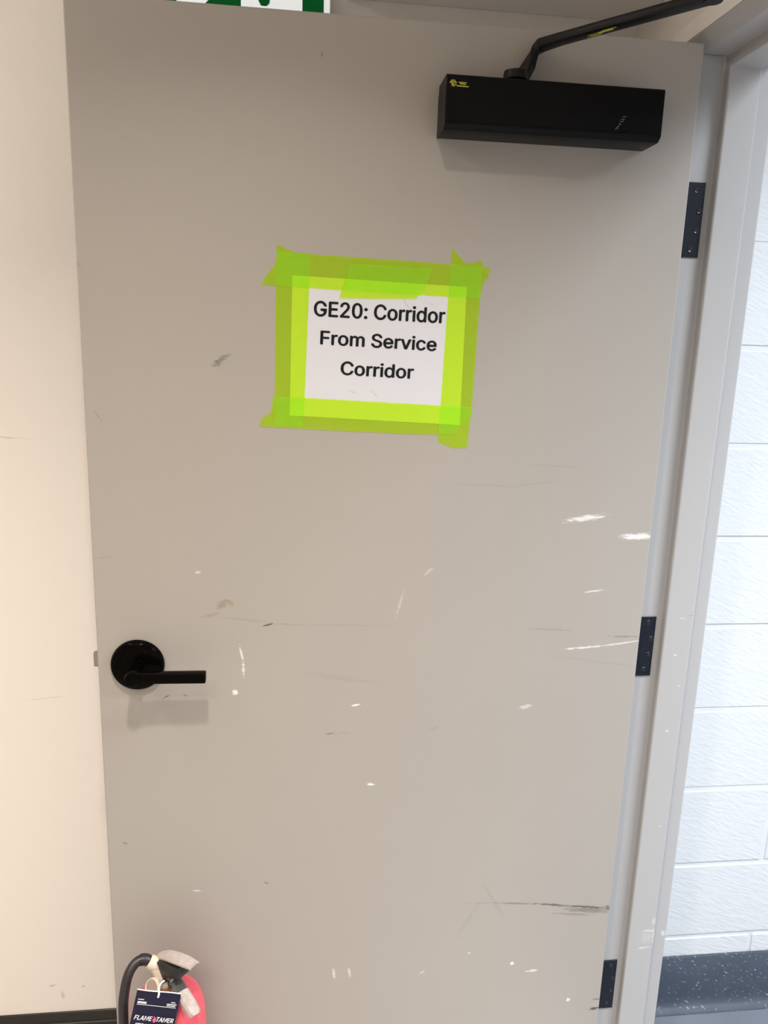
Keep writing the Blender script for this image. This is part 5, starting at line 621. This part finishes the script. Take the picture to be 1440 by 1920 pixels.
# skirtings
bb = prism_bm([(YB, 0), (YB - 0.0135, 0), (YB - 0.0125, 0.010), (YB - 0.006, 0.073), (YB - 0.003, 0.0745), (YB - 0.003, 0.1005), (YB - 0.0015, 0.102), (YB, 0.102)], 'X', XL, 0.0198)
structure('baseboard_back', bb, m_base_room, 'black vinyl skirting along the cream wall')
bb = prism_bm([(YB - 0.0015, 0), (YB - 0.030, 0.0), (YB - 0.028, 0.004), (YB - 0.018, 0.010), (YB - 0.011, 0.022), (YB - 0.0095, 0.040), (YB - 0.008, 0.144), (YB - 0.006, 0.1465), (YB - 0.0015, 0.1465)], 'X', 0.1402, XR)
structure('baseboard_corridor', bb, m_base_cor, 'dark rubber skirting under the white block wall', smooth=True)

# ------------------------------------------------------------------ door frame
jamb = [(0.010, 0.110), (0.010, T), (0.0592, T), (0.0592, T - 0.016), (0.113, T - 0.016), (0.113, T), (0.147, T), (0.147, 0.095), (0.139, 0.095), (0.139, 0.060), (0.021, 0.060), (0.021, 0.110)]
fr = structure('trim_1', prism_bm(jamb, 'Z', 0.0, 2.033, bevel=0.0034, seg=3), m_frame, 'grey painted steel door frame')
head = [(0.0, 2.079), (0.0, 2.0515), (0.0195, 2.0335), (0.059, 2.0335), (0.059, 2.0145), (0.113, 2.0145), (0.113, 2.0335), (0.147, 2.0335), (0.147, 2.087), (0.139, 2.087), (0.139, 2.055), (0.0225, 2.055), (0.0225, 2.079)]
obj('frame_head', prism_bm(head, 'Y', 0.110, -0.97, bevel=0.0015), m_frame, fr)
obj('lit_face_strip', box_bm(-0.0012, 0.0002, -0.97, 0.1105, 2.0530, 2.0795, bevel=0.0005, seg=1), m_wall, fr)['label'] = 'pale strip added to make the frame head face look lit'  # brightness of the grey head face painted on as a pale cover strip
jl = [(x, -0.873 - (y - 0.0)) for x, y in jamb]
obj('latch_jamb', prism_bm(jl, 'Z', 0.0, 2.034, bevel=0.0022), m_frame, fr)
for hz in (1.735, 1.0044, 0.2768):
    hl = obj('hinge_leaf', box_bm(0.0105, 0.0490, T - 0.0024, T - 0.0002, hz, hz + 0.114, bevel=0.0004, seg=1), m_hinge, fr)
    for sx_, sf in ((0.0425, 0.63), (0.0405, 0.365), (0.0345, 0.90), (0.0345, 0.11)):
        b_ = lathe_bm([(0, 0.0011), (0.0022, 0.0011), (0.0024, 0.0004), (0.0040, 0.0010), (0.0046, 0.0004), (0.0046, 0)], (sx_, T - 0.0024, hz + 0.114 * sf), (0, -1, 0), 14)
        obj('screw', b_, m_screw, hl, True)
    kn = lathe_bm([(0, 0), (0.0055, 0), (0.0065, 0.002), (0.0065, 0.112), (0.0055, 0.114), (0, 0.114)], (0.0035, T + 0.0085, hz), (0, 0, 1), 16)
    obj('hinge_knuckle', kn, m_hinge, hl, True)

# ------------------------------------------------------------------ door
W = 0.914
door = structure('door_1', box_bm(-W, 0.0, 0.0, T, 0.010, 2.0323, bevel=0.0022, seg=2), m_door, 'scuffed grey door standing open against the cream wall')
RX, RZ = -0.851, 1.062
rose = obj('rose', lathe_bm([(0, 0.012), (0.030, 0.0118), (0.0385, 0.0105), (0.0405, 0.0085), (0.0425, 0.004), (0.0425, 0)], (RX, 0, RZ), (0, -1, 0), 56), m_lever, door, True)
rose['label'] = 'round black rose of the door handle'
obj('thumb_turn', lathe_bm([(0, 0.0045), (0.0045, 0.004), (0.006, 0.002), (0.006, 0)], (RX + 0.006, -0.0115, RZ + 0.008), (0, -1, 0), 18), m_lever, rose, True)
# lever: neck out of the rose, boss, flat bar along the door
lv = bmesh.new()
lathe_bm([(0.0100, 0.008), (0.0100, 0.036), (0.0112, 0.040), (0.0118, 0.043), (0.0118, 0.057), (0.0108, 0.0595), (0, 0.0605)], (RX + 0.002, 0, 1.0620), (0, -1, 0), 28, lv)
loft_bm([[(x, -y0, z0), (x, -y1, z0), (x, -y1, z1), (x, -y0, z1)] for x, y0, y1, z0, z1 in (
    (RX + 0.006, 0.042, 0.0585, 1.0525, 1.0715), (RX + 0.016, 0.041, 0.0580, 1.0530, 1.0695), (RX + 0.032, 0.040, 0.0575, 1.0525, 1.0685),
    (-0.7372, 0.040, 0.0570, 1.0515, 1.0680))], lv, bevel=0.0024)
lev = obj('lever', lv, m_lever, door, True)
lev['label'] = 'black lever of the door handle'
obj('latch_bolt', prism_bm([(-W, 0.014), (-W - 0.0105, 0.017), (-W - 0.0105, 0.027), (-W, 0.031)], 'Z', 1.052, 1.075), m_bolt, door)

# ------------------------------------------------------------------ door closer
dc = thing('door_closer', 'black door closer with jointed arm on the top of the grey door', 'door closer', (-0.238, 0, 1.8787))
body = prism_bm([(-0.0002, 1.8787), (-0.052, 1.8787), (-0.060, 1.8850), (-0.060, 1.9455), (-0.058, 1.948), (-0.0002, 1.948)], 'X', -0.3955, -0.081, bevel=0.0016)
obj('cover', body, m_black, dc, True)
cap = prism_bm([(-0.0004, 1.8782), (-0.0525, 1.8782), (-0.0607, 1.8845), (-0.0607, 1.9330), (-0.0600, 1.9340), (-0.0004, 1.9340)], 'X', -0.3962, -0.3930, bevel=0.0006)
obj('end_cap', cap, m_black, dc, True)
ridge = prism_bm([(-0.0595, 1.8868), (-0.0612, 1.8872), (-0.0612, 1.8884), (-0.0595, 1.8888)], 'X', -0.392, -0.0815)
obj('cover_ridge', ridge, m_black, dc)
arm = bmesh.new()
lathe_bm([(0, 0.0150), (0.010, 0.0150), (0.0165, 0.0130), (0.0180, 0.002), (0.0140, 0.0), (0.0140, -0.012)], (-0.2920, -0.030, 1.9520), (0, 0, 1), 24, arm)
loft_bm(bar_sections([(-0.3000, -0.029, 1.9600), (-0.2800, -0.024, 1.9600), (-0.2715, -0.0160, 1.9760), (-0.2610, -0.014, 2.0000), (-0.2540, -0.020, 2.0055), (-0.2350, -0.045, 2.0060), (-0.1060, -0.2130, 2.0030)],
                     [0.026, 0.025, 0.022, 0.020, 0.021, 0.0215, 0.0230], [0.012, 0.012, 0.013, 0.013, 0.013, 0.011, 0.010]), arm, bevel=0.0018)
lathe_bm([(0, 0.0), (0.0105, 0.0), (0.0125, 0.002), (0.0125, 0.010), (0.0105, 0.012), (0, 0.012)], (-0.1035, -0.2165, 1.9970), (0, 0, 1), 20, arm)
obj('main_arm', arm, m_arm, dc, True)
fa = bmesh.new()
loft_bm(bar_sections([(-0.1035, -0.2165, 2.0140), (-0.030, -0.290, 2.0130), (0.060, -0.380, 2.0040)], [0.018, 0.016, 0.018], 0.007), fa, bevel=0.0012)
obj('forearm', fa, m_arm, dc, True)
sh = box_bm(0.050, 0.110, -0.42, -0.350, 2.0060, 2.0143, bevel=0.0015)
obj('shoe', sh, m_arm, dc, True)


def strokes(bm, segs, y, w, t=0.0004):
    """printed strokes on a face looking -Y: segments (x0,z0,x1,z1)"""
    for x0, z0, x1, z1 in segs:
        d = Vector((x1 - x0, 0, z1 - z0))
        s = Vector((-d.z, 0, d.x)).normalized() * w / 2
        a, b = Vector((x0, y, z0)), Vector((x1, y, z1))
        loft_bm([[a - s, a + s, a + s + Vector((0, -t, 0)), a - s + Vector((0, -t, 0))], [b - s, b + s, b + s + Vector((0, -t, 0)), b - s + Vector((0, -t, 0))]], bm)
    return bm


em = strokes(bmesh.new(), [(-0.3912, 1.9370, -0.3850, 1.9400), (-0.3895, 1.9395, -0.3835, 1.9385), (-0.3915, 1.9365, -0.3815, 1.9368), (-0.3890, 1.9340, -0.3830, 1.9380),
                           (-0.3885, 1.9325, -0.3820, 1.9345), (-0.3870, 1.9352, -0.3850, 1.9315), (-0.3815, 1.9328, -0.3650, 1.9325)], -0.0601, 0.0013)
strokes(em, [(-0.3790, 1.9372, -0.3680, 1.9372), (-0.3770, 1.9356, -0.3690, 1.9352)], -0.0601, 0.0011)
obj('emblem', em, m_yellow, dc)
gp = strokes(bmesh.new(), [(-0.1500, 1.8905, -0.1470, 1.8950), (-0.1470, 1.8915, -0.1445, 1.8975), (-0.1455, 1.8990, -0.1415, 1.8975), (-0.1440, 1.9020, -0.1400, 1.9010), (-0.1425, 1.9050, -0.1375, 1.9045), (-0.1405, 1.9080, -0.1350, 1.9085), (-0.1400, 1.9020, -0.1375, 1.9050)], -0.0601, 0.0010)
obj('side_print', gp, m_grey_print, dc)
# yellow label on the underside of the arm
d_ = (Vector((-0.1060, -0.2130, 2.0030)) - Vector((-0.2350, -0.045, 2.0060)))
lb = bmesh.new()
p_ = Vector((-0.2350, -0.045, 2.0060)) + d_ * 0.19
s_ = d_.cross(Vector((0, 0, 1))).normalized()
n_ = s_.cross(d_).normalized()
for a0, a1, o0, w_ in ((0.0, 0.10, -0.0055, 0.0010), (0.03, 0.12, -0.0030, 0.0011), (0.10, 0.20, 0.0005, 0.0040), (0.13, 0.23, 0.0032, 0.0014), (0.02, 0.10, 0.0010, 0.0008)):
    A, B = p_ + d_ * a0 + s_ * o0 - n_ * 0.0053, p_ + d_ * a1 + s_ * o0 - n_ * 0.0053
    h_ = s_ * w_ / 2
    loft_bm([[A - h_, A + h_, A + h_ - n_ * 0.0004, A - h_ - n_ * 0.0004], [B - h_, B + h_, B + h_ - n_ * 0.0004, B - h_ - n_ * 0.0004]], lb)
obj('arm_print', lb, m_yellow, dc)

# ------------------------------------------------------------------ taped paper notice
nt_ = thing('paper_notice', 'white paper notice reading GE20: Corridor, framed with green tape', 'notice', (-0.475, 0, 1.46))


def sheet(pts, y, t=0.00012):
    return prism_bm(pts, 'Y', y, y - t)


def film(pts, y):
    bm = bmesh.new()
    f = bm.faces.new([bm.verts.new((x, y, z)) for x, z in pts])
    bmesh.ops.triangulate(bm, faces=[f])
    return bm


obj('paper', sheet(PAPER, -0.0003, 0.0002), m_paper, nt_)
for i, k in enumerate(('left', 'right', 'top', 'bottom', 'patch')):
    obj('tape_strip', film(TAPES[k], -0.0006 - 0.00030 * i), m_tape, nt_)
for body_, a, b, cap_, wt in (('GE20: Corridor', (-0.5727, 1.6211), (-0.3712, 1.6168), 0.0224, 0.012), ('From Service', (-0.5626, 1.5796), (-0.3826, 1.5746), 0.0205, 0.012), ('Corridor', (-0.5308, 1.5348), (-0.4168, 1.5313), 0.0205, 0.012)):
    v = Vector((b[0] - a[0], 0, b[1] - a[1]))
    ex = v.normalized()
    bm = flat_text(body_, v.length, cap_)
    place(bm, (a[0], -0.0006, a[1]), ex, (-ex.z, 0, ex.x), (0, -1, 0))
    obj('lettering', bm, m_ink, nt_)

# ------------------------------------------------------------------ exit sign behind the door
es = thing('exit_sign', 'green and white running man exit sign on the cream wall behind the door top', 'sign', (-0.72, YB, 2.06))
SX0, SX1, SZ0, SZ1, SY = -0.905, -0.5415, 2.062, 2.262, 0.275
obj('case', box_bm(SX0, SX1, SY, YB - 0.0005, SZ0, SZ1, bevel=0.003), m_sign_case, es)
obj('white_border', box_bm(SX0 + 0.003, SX1 - 0.003, SY - 0.0012, SY, SZ0 + 0.003, SZ1 - 0.003), m_sign_white, es)
obj('green_panel', box_bm(SX0 + 0.014, SX1 - 0.0135, SY - 0.0022, SY - 0.0012, SZ0 + 0.014, SZ1 - 0.014), m_sign_green, es)
obj('doorway', box_bm(-0.6945, -0.5913, SY - 0.0032, SY - 0.0022, SZ0 + 0.030, SZ1 - 0.028), m_sign_white, es)
man = bmesh.new()
for pl in ([(-0.6660, 2.175), (-0.6650, 2.142), (-0.6610, 2.1350), (-0.6520, 2.1348), (-0.6470, 2.139), (-0.6453, 2.150), (-0.6470, 2.180)],
           [(-0.6900, 2.205), (-0.6800, 2.170), (-0.6470, 2.165), (-0.6500, 2.205), (-0.6640, 2.214)]):
    prism_bm(pl, 'Y', SY - 0.0032, SY - 0.0042, bm=man)
lathe_bm([(0, 0.0010), (0.0095, 0.0010), (0.0095, 0)], (-0.6480, SY - 0.0032, 2.221), (0, -1, 0), 20, man)
obj('running_man', man, m_sign_green, es)
tr_ = bmesh.new()
for pl in ([(-0.8060, 2.128), (-0.7560, 2.1300), (-0.7040, 2.182), (-0.6960, 2.200), (-0.7100, 2.200), (-0.7620, 2.168)], [(-0.735, 2.200), (-0.722, 2.168), (-0.696, 2.190), (-0.7000, 2.212)]):
    prism_bm(pl, 'Y', SY - 0.0022, SY - 0.0032, bm=tr_)
obj('trailing_leg', tr_, m_sign_white, es)
ar = prism_bm([(-0.880, 2.162), (-0.850, 2.192), (-0.838, 2.192), (-0.858, 2.170), (-0.818, 2.170), (-0.818, 2.155), (-0.858, 2.155), (-0.838, 2.133), (-0.850, 2.133)], 'Y', SY - 0.0022, SY - 0.0032)
obj('arrow', ar, m_sign_white, es)

# ------------------------------------------------------------------ fire extinguisher
EX, EY = -0.808, -0.076
fe = thing('fire_extinguisher', 'red fire extinguisher standing on the floor against the grey door', 'fire extinguisher', (EX, EY, 0))
obj('cylinder', lathe_bm([(0, 0.004), (0.056, 0.0), (0.0605, 0.003), (0.0625, 0.010), (0.0625, 0.440), (0.0617, 0.456), (0.0592, 0.472), (0.0540, 0.4865), (0.0450, 0.4980), (0.0325, 0.5055), (0.0200, 0.5085), (0, 0.509)], (EX, EY, 0), n=48), m_red, fe, True)
obj('neck_ring', lathe_bm([(0.0205, 0.502), (0.0205, 0.511), (0.0185, 0.513), (0.0165, 0.514), (0.0165, 0.519), (0.0, 0.519)], (EX - 0.004, EY, 0), n=28), m_brass, fe, True)
vb = bmesh.new()
tube_bm([(-0.8120, -0.078, 0.512), (-0.8165, -0.0765, 0.530), (-0.8235, -0.074, 0.543), (-0.8300, -0.0715, 0.5515)], lambda t: 0.0120 - 0.002 * t, 16, vb)
valve = obj('valve_body', vb, m_cream, fe, True)
obj('hose_coupling', lathe_bm([(0, -0.010), (0.0105, -0.010), (0.0115, -0.008), (0.0115, 0.006), (0.0098, 0.009), (0, 0.009)], (-0.8310, -0.0710, 0.5530), (-0.80, 0.05, 0.55), 24), m_cream, valve, True)
HOSE = [(-0.8335, -0.0705, 0.5550), (-0.8410, -0.070, 0.5600), (-0.8510, -0.072, 0.5625), (-0.8610, -0.078, 0.5590), (-0.8690, -0.088, 0.5480), (-0.8730, -0.099, 0.5290),
        (-0.8740, -0.109, 0.5080), (-0.8730, -0.117, 0.4700), (-0.8720, -0.121, 0.4200), (-0.8720, -0.121, 0.300), (-0.8720, -0.121, 0.180)]
hose = obj('hose', tube_bm(HOSE, 0.0080, 16), m_rubber, fe, True)
obj('nozzle', lathe_bm([(0, 0), (0.0090, 0.0), (0.0100, 0.004), (0.0100, 0.050), (0.0125, 0.100), (0.0100, 0.100), (0, 0.090)], (-0.8720, -0.121, 0.185), (0, 0, -1), 20), m_rubber, hose, True)
obj('hose_sleeve', tube_bm([(-0.8385, -0.0702, 0.5585), (-0.8455, -0.0708, 0.5618), (-0.8520, -0.0725, 0.5623)], 0.0093, 16), m_rubber, hose, True)
# gauge on the near side of the valve
gz = Vector((-0.55, -0.75, 0.45)).normalized()
gb = Vector((-0.8260, -0.0880, 0.5240))
gauge = obj('pressure_gauge', lathe_bm([(0, 0), (0.0125, 0), (0.0140, 0.002), (0.0140, 0.008), (0.0128, 0.010), (0.0110, 0.0085), (0, 0.0085)], gb, gz, 28), m_cream, fe, True)
obj('gauge_face', lathe_bm([(0, 0.0005), (0.0108, 0.0005), (0.0108, 0)], gb + gz * 0.0086, gz, 24), m_gauge, gauge, True)
# bracket that carries lever and handle
br = bmesh.new()
loft_bm(bar_sections([(-0.8235, -0.0590, 0.5420), (-0.8060, -0.0730, 0.5510), (-0.7770, -0.0960, 0.5590)], [0.028, 0.032, 0.026], [0.024, 0.028, 0.018], up=(0, 0, 1)), br, bevel=0.002)
loft_bm(bar_sections([(-0.8160, -0.0740, 0.5200), (-0.8080, -0.0760, 0.5380), (-0.8040, -0.0780, 0.5480)], [0.018, 0.020, 0.020], 0.022, up=(0.6, -0.8, 0)), br, bevel=0.002)
obj('valve_bracket', br, m_dkmetal, fe, True)


def channel(pts, widths, lip, t, bm, tip=0.0):
    """pressed sheet handle: flat top with two side lips turned down"""
    P = [Vector(p) for p in pts]
    secs = []
    for i, p in enumerate(P):
        d = (P[min(i + 1, len(P) - 1)] - P[max(i - 1, 0)]).normalized()
        s = d.cross(Vector((0, 0, 1))).normalized()
        u = s.cross(d).normalized()
        w = widths[i] / 2
        l = lip[i]
        secs.append([p - s * w - u * l, p - s * w - u * 0.002, p - s * (w - 0.003) + u * 0.0012, p + u * 0.0018, p + s * (w - 0.003) + u * 0.0012, p + s * w - u * 0.002, p + s * w - u * l,
                     p + s * (w - t) - u * l, p + s * (w - t) - u * (t + 0.001), p - s * (w - t) - u * (t + 0.001), p - s * (w - t) - u * l])
    return loft_bm(secs, bm)


lb_ = channel([(-0.8230, -0.0580, 0.5600), (-0.8080, -0.0700, 0.5705), (-0.7900, -0.0850, 0.5770), (-0.7720, -0.0990, 0.5810), (-0.7580, -0.1105, 0.5830)],
              [0.016, 0.021, 0.0235, 0.0225, 0.019], [0.0055, 0.0055, 0.005, 0.005, 0.005], 0.002, bmesh.new())
o = obj('operating_lever', lb_, m_worn, fe, True)
o['label'] = 'worn pale operating lever'
hb = channel([(-0.8020, -0.0740, 0.5330), (-0.7930, -0.0870, 0.5330), (-0.7780, -0.1085, 0.5300)], [0.019, 0.021, 0.021], [0.010, 0.010, 0.009], 0.002, bmesh.new())
hnd = obj('carry_handle', hb, m_handle, fe, True)
hb = channel([(-0.7783, -0.1080, 0.5303), (-0.7640, -0.1285, 0.5260), (-0.7545, -0.1420, 0.5225), (-0.7520, -0.1455, 0.5195)], [0.0215, 0.0215, 0.0205, 0.015], [0.009, 0.009, 0.008, 0.005], 0.002, bmesh.new())
o = obj('handle_end', hb, m_worn, hnd, True)
o['label'] = 'worn pale end of the carry handle'
ps = bmesh.new()
box_bm(-0.0085, 0.0085, -0.004, 0.004, -0.0085, 0.0085, bevel=0.002, bm=ps)
ps.transform(Matrix.Translation((-0.8000, -0.0905, 0.5455)) @ Matrix.Rotation(math.radians(-35), 4, 'Z') @ Matrix.Rotation(math.radians(25), 4, 'Y'))
obj('pull_pin_seal', ps, m_seal, fe, True)
pr = bmesh.new()
tube_bm([Vector((-0.7960, -0.0960, 0.5380)) + Vector((0.007 * math.cos(a), -0.002, 0.009 * math.sin(a))) for a in [2 * math.pi * k / 12 for k in range(13)]], 0.0012, 8, pr, sub=2)
obj('pull_ring', pr, m_dkmetal, fe, True)

# ------------------------------------------------------------------ inspection tag
tg = thing('inspection_tag', 'navy inspection tag with white lettering hung on the red extinguisher', 'tag', (-0.816, -0.112, 0.45))
TL, TR = Vector((-0.8470, -0.1240, 0.5540)), Vector((-0.7785, -0.1240, 0.5393))
ex = (TR - TL).normalized()
dn0 = (Vector((-0.8516, -0.1420, 0.5058)) - TL)
dn = (dn0 - ex * dn0.dot(ex)).normalized()
ez = ex.cross(-dn).normalized()
if ez.y > 0:
    ez = -ez
TW, TH = (TR - TL).length, 0.125


def tagpt(u, v, w=0.0):
    return TL + ex * u + dn * v + ez * w


def tagrect(bm, u0, u1, v0, v1, w0, w1):
    return loft_bm([[tagpt(u0, v0, w0), tagpt(u1, v0, w0), tagpt(u1, v1, w0), tagpt(u0, v1, w0)], [tagpt(u0, v0, w1), tagpt(u1, v0, w1), tagpt(u1, v1, w1), tagpt(u0, v1, w1)]], bm)


card = bmesh.new()
NU, NV = 8, 10
g = [[[card.verts.new(tagpt(TW * i / NU, TH * j / NV, w + 0.0012 * math.sin(i / NU * 6.0) * (1 - j / NV))) for i in range(NU + 1)] for j in range(NV + 1)] for w in (0.0, -0.0008)]
for L in g:
    for j in range(NV):
        for i in range(NU):
            card.faces.new((L[j][i], L[j][i + 1], L[j + 1][i + 1], L[j + 1][i]))
for j in range(NV):
    for i in (0, NU):
        card.faces.new((g[0][j][i], g[0][j + 1][i], g[1][j + 1][i], g[1][j][i]))
for i in range(NU):
    for j in (0, NV):
        card.faces.new((g[0][j][i], g[0][j][i + 1], g[1][j][i + 1], g[1][j][i]))
obj('card', card, m_navy, tg, True)
rim = bmesh.new()
for i in range(NU):
    a, b = TW * i / NU, TW * (i + 1) / NU
    wa, wb = 0.0012 * math.sin(i / NU * 6.0), 0.0012 * math.sin((i + 1) / NU * 6.0)
    loft_bm([[tagpt(a, -0.0008, wa + 0.0003), tagpt(a, 0.0004, wa + 0.0003), tagpt(a, 0.0004, wa - 0.0011), tagpt(a, -0.0008, wa - 0.0011)],
             [tagpt(b, -0.0008, wb + 0.0003), tagpt(b, 0.0004, wb + 0.0003), tagpt(b, 0.0004, wb - 0.0011), tagpt(b, -0.0008, wb - 0.0011)]], rim)
obj('white_edge', rim, m_print, tg)
sp = bmesh.new()
for u0, u1, v in ((0.0045, 0.0140, 0.0130), (0.0045, 0.0190, 0.0165), (0.0045, 0.0190, 0.0182), (0.0575, 0.0640, 0.0130), (0.0510, 0.0665, 0.0158), (0.0510, 0.0650, 0.0182)):
    tagrect(sp, u0, u1, v, v + 0.0009, 0.0012, 0.0016)
tagrect(sp, 0.0040, 0.0660, 0.0207, 0.0212, 0.0012, 0.0016)
obj('small_print', sp, m_print, tg)
for txt, u0, w_, v, h_, wt in (('FLAME', 0.0045, 0.0290, 0.0435, 0.0068, 0.03), ('TAMER', 0.0400, 0.0270, 0.0435, 0.0068, 0.03), ('FIRE & SAFETY LTD', 0.0080, 0.0540, 0.0545, 0.0062, 0.022)):
    bm = flat_text(txt, w_, h_, 0.0004, 12.0)
    place(bm, tagpt(u0, v, 0.0013), ex, -dn, ez)
    obj('tag_lettering', bm, m_print, tg)
fl = bmesh.new()
pts = [(0.0355, 0.0450), (0.0338, 0.0420), (0.0345, 0.0400), (0.0358, 0.0385), (0.0352, 0.0355), (0.0375, 0.0378), (0.0385, 0.0395), (0.0392, 0.0385), (0.0398, 0.0415), (0.0385, 0.0445), (0.0370, 0.0455)]
A_ = [fl.verts.new(tagpt(u, v, 0.0013)) for u, v in pts]
B_ = [fl.verts.new(tagpt(u, v, 0.0018)) for u, v in pts]
fl.faces.new(A_)
fl.faces.new(B_[::-1])
for i in range(len(pts)):
    fl.faces.new((A_[i], B_[i], B_[(i + 1) % len(pts)], A_[(i + 1) % len(pts)]))
bmesh.ops.triangulate(fl, faces=[f for f in fl.faces if len(f.verts) > 4])
obj('flame_mark', fl, m_pink, tg)
tie = tube_bm([tagpt(TW * 0.50, 0.0075, 0.0018), tagpt(TW * 0.50, 0.001, 0.0025), tagpt(TW * 0.47, -0.004, -0.003), Vector((-0.8125, -0.1100, 0.5490)), Vector((-0.8085, -0.1030, 0.5470))], 0.0018, 10, sub=4)
o = obj('tie', tie, m_seal, tg, True)

# ------------------------------------------------------------------ housings that carry the lamps; both room panels are added for fill
for nm, lab, x, y, sx2, sy2 in (('light_housing', 'added housing for the room fill light nearest the left wall', -1.75, -0.75, 0.19, 0.60),
                                ('light_housing', 'added housing for the room fill light farther from the door', -1.1, -1.7, 0.60, 0.19),
                                ('light_housing', 'white panel light in the corridor ceiling beside the door', 1.15, -0.75, 0.60, 0.19),
                                ('light_housing', 'white panel light farther along the corridor ceiling', 0.95, -1.7, 0.60, 0.19)):
    o = obj(nm, box_bm(x - sx2, x + sx2, y - sy2, y + sy2, ZC - 0.0125, ZC - 0.0002, bevel=0.002), m_lampcase)
    o['label'], o['category'] = lab, 'light'
o = obj('light_housing', lathe_bm([(0, 0), (0.085, 0), (0.085, 0.006), (0.075, 0.012), (0, 0.012)], (-0.68, -0.92, ZC - 0.0002), (0, 0, -1), 32), m_lampcase, None, True)
o['label'], o['category'] = 'round downlight in the ceiling in front of the door', 'light'
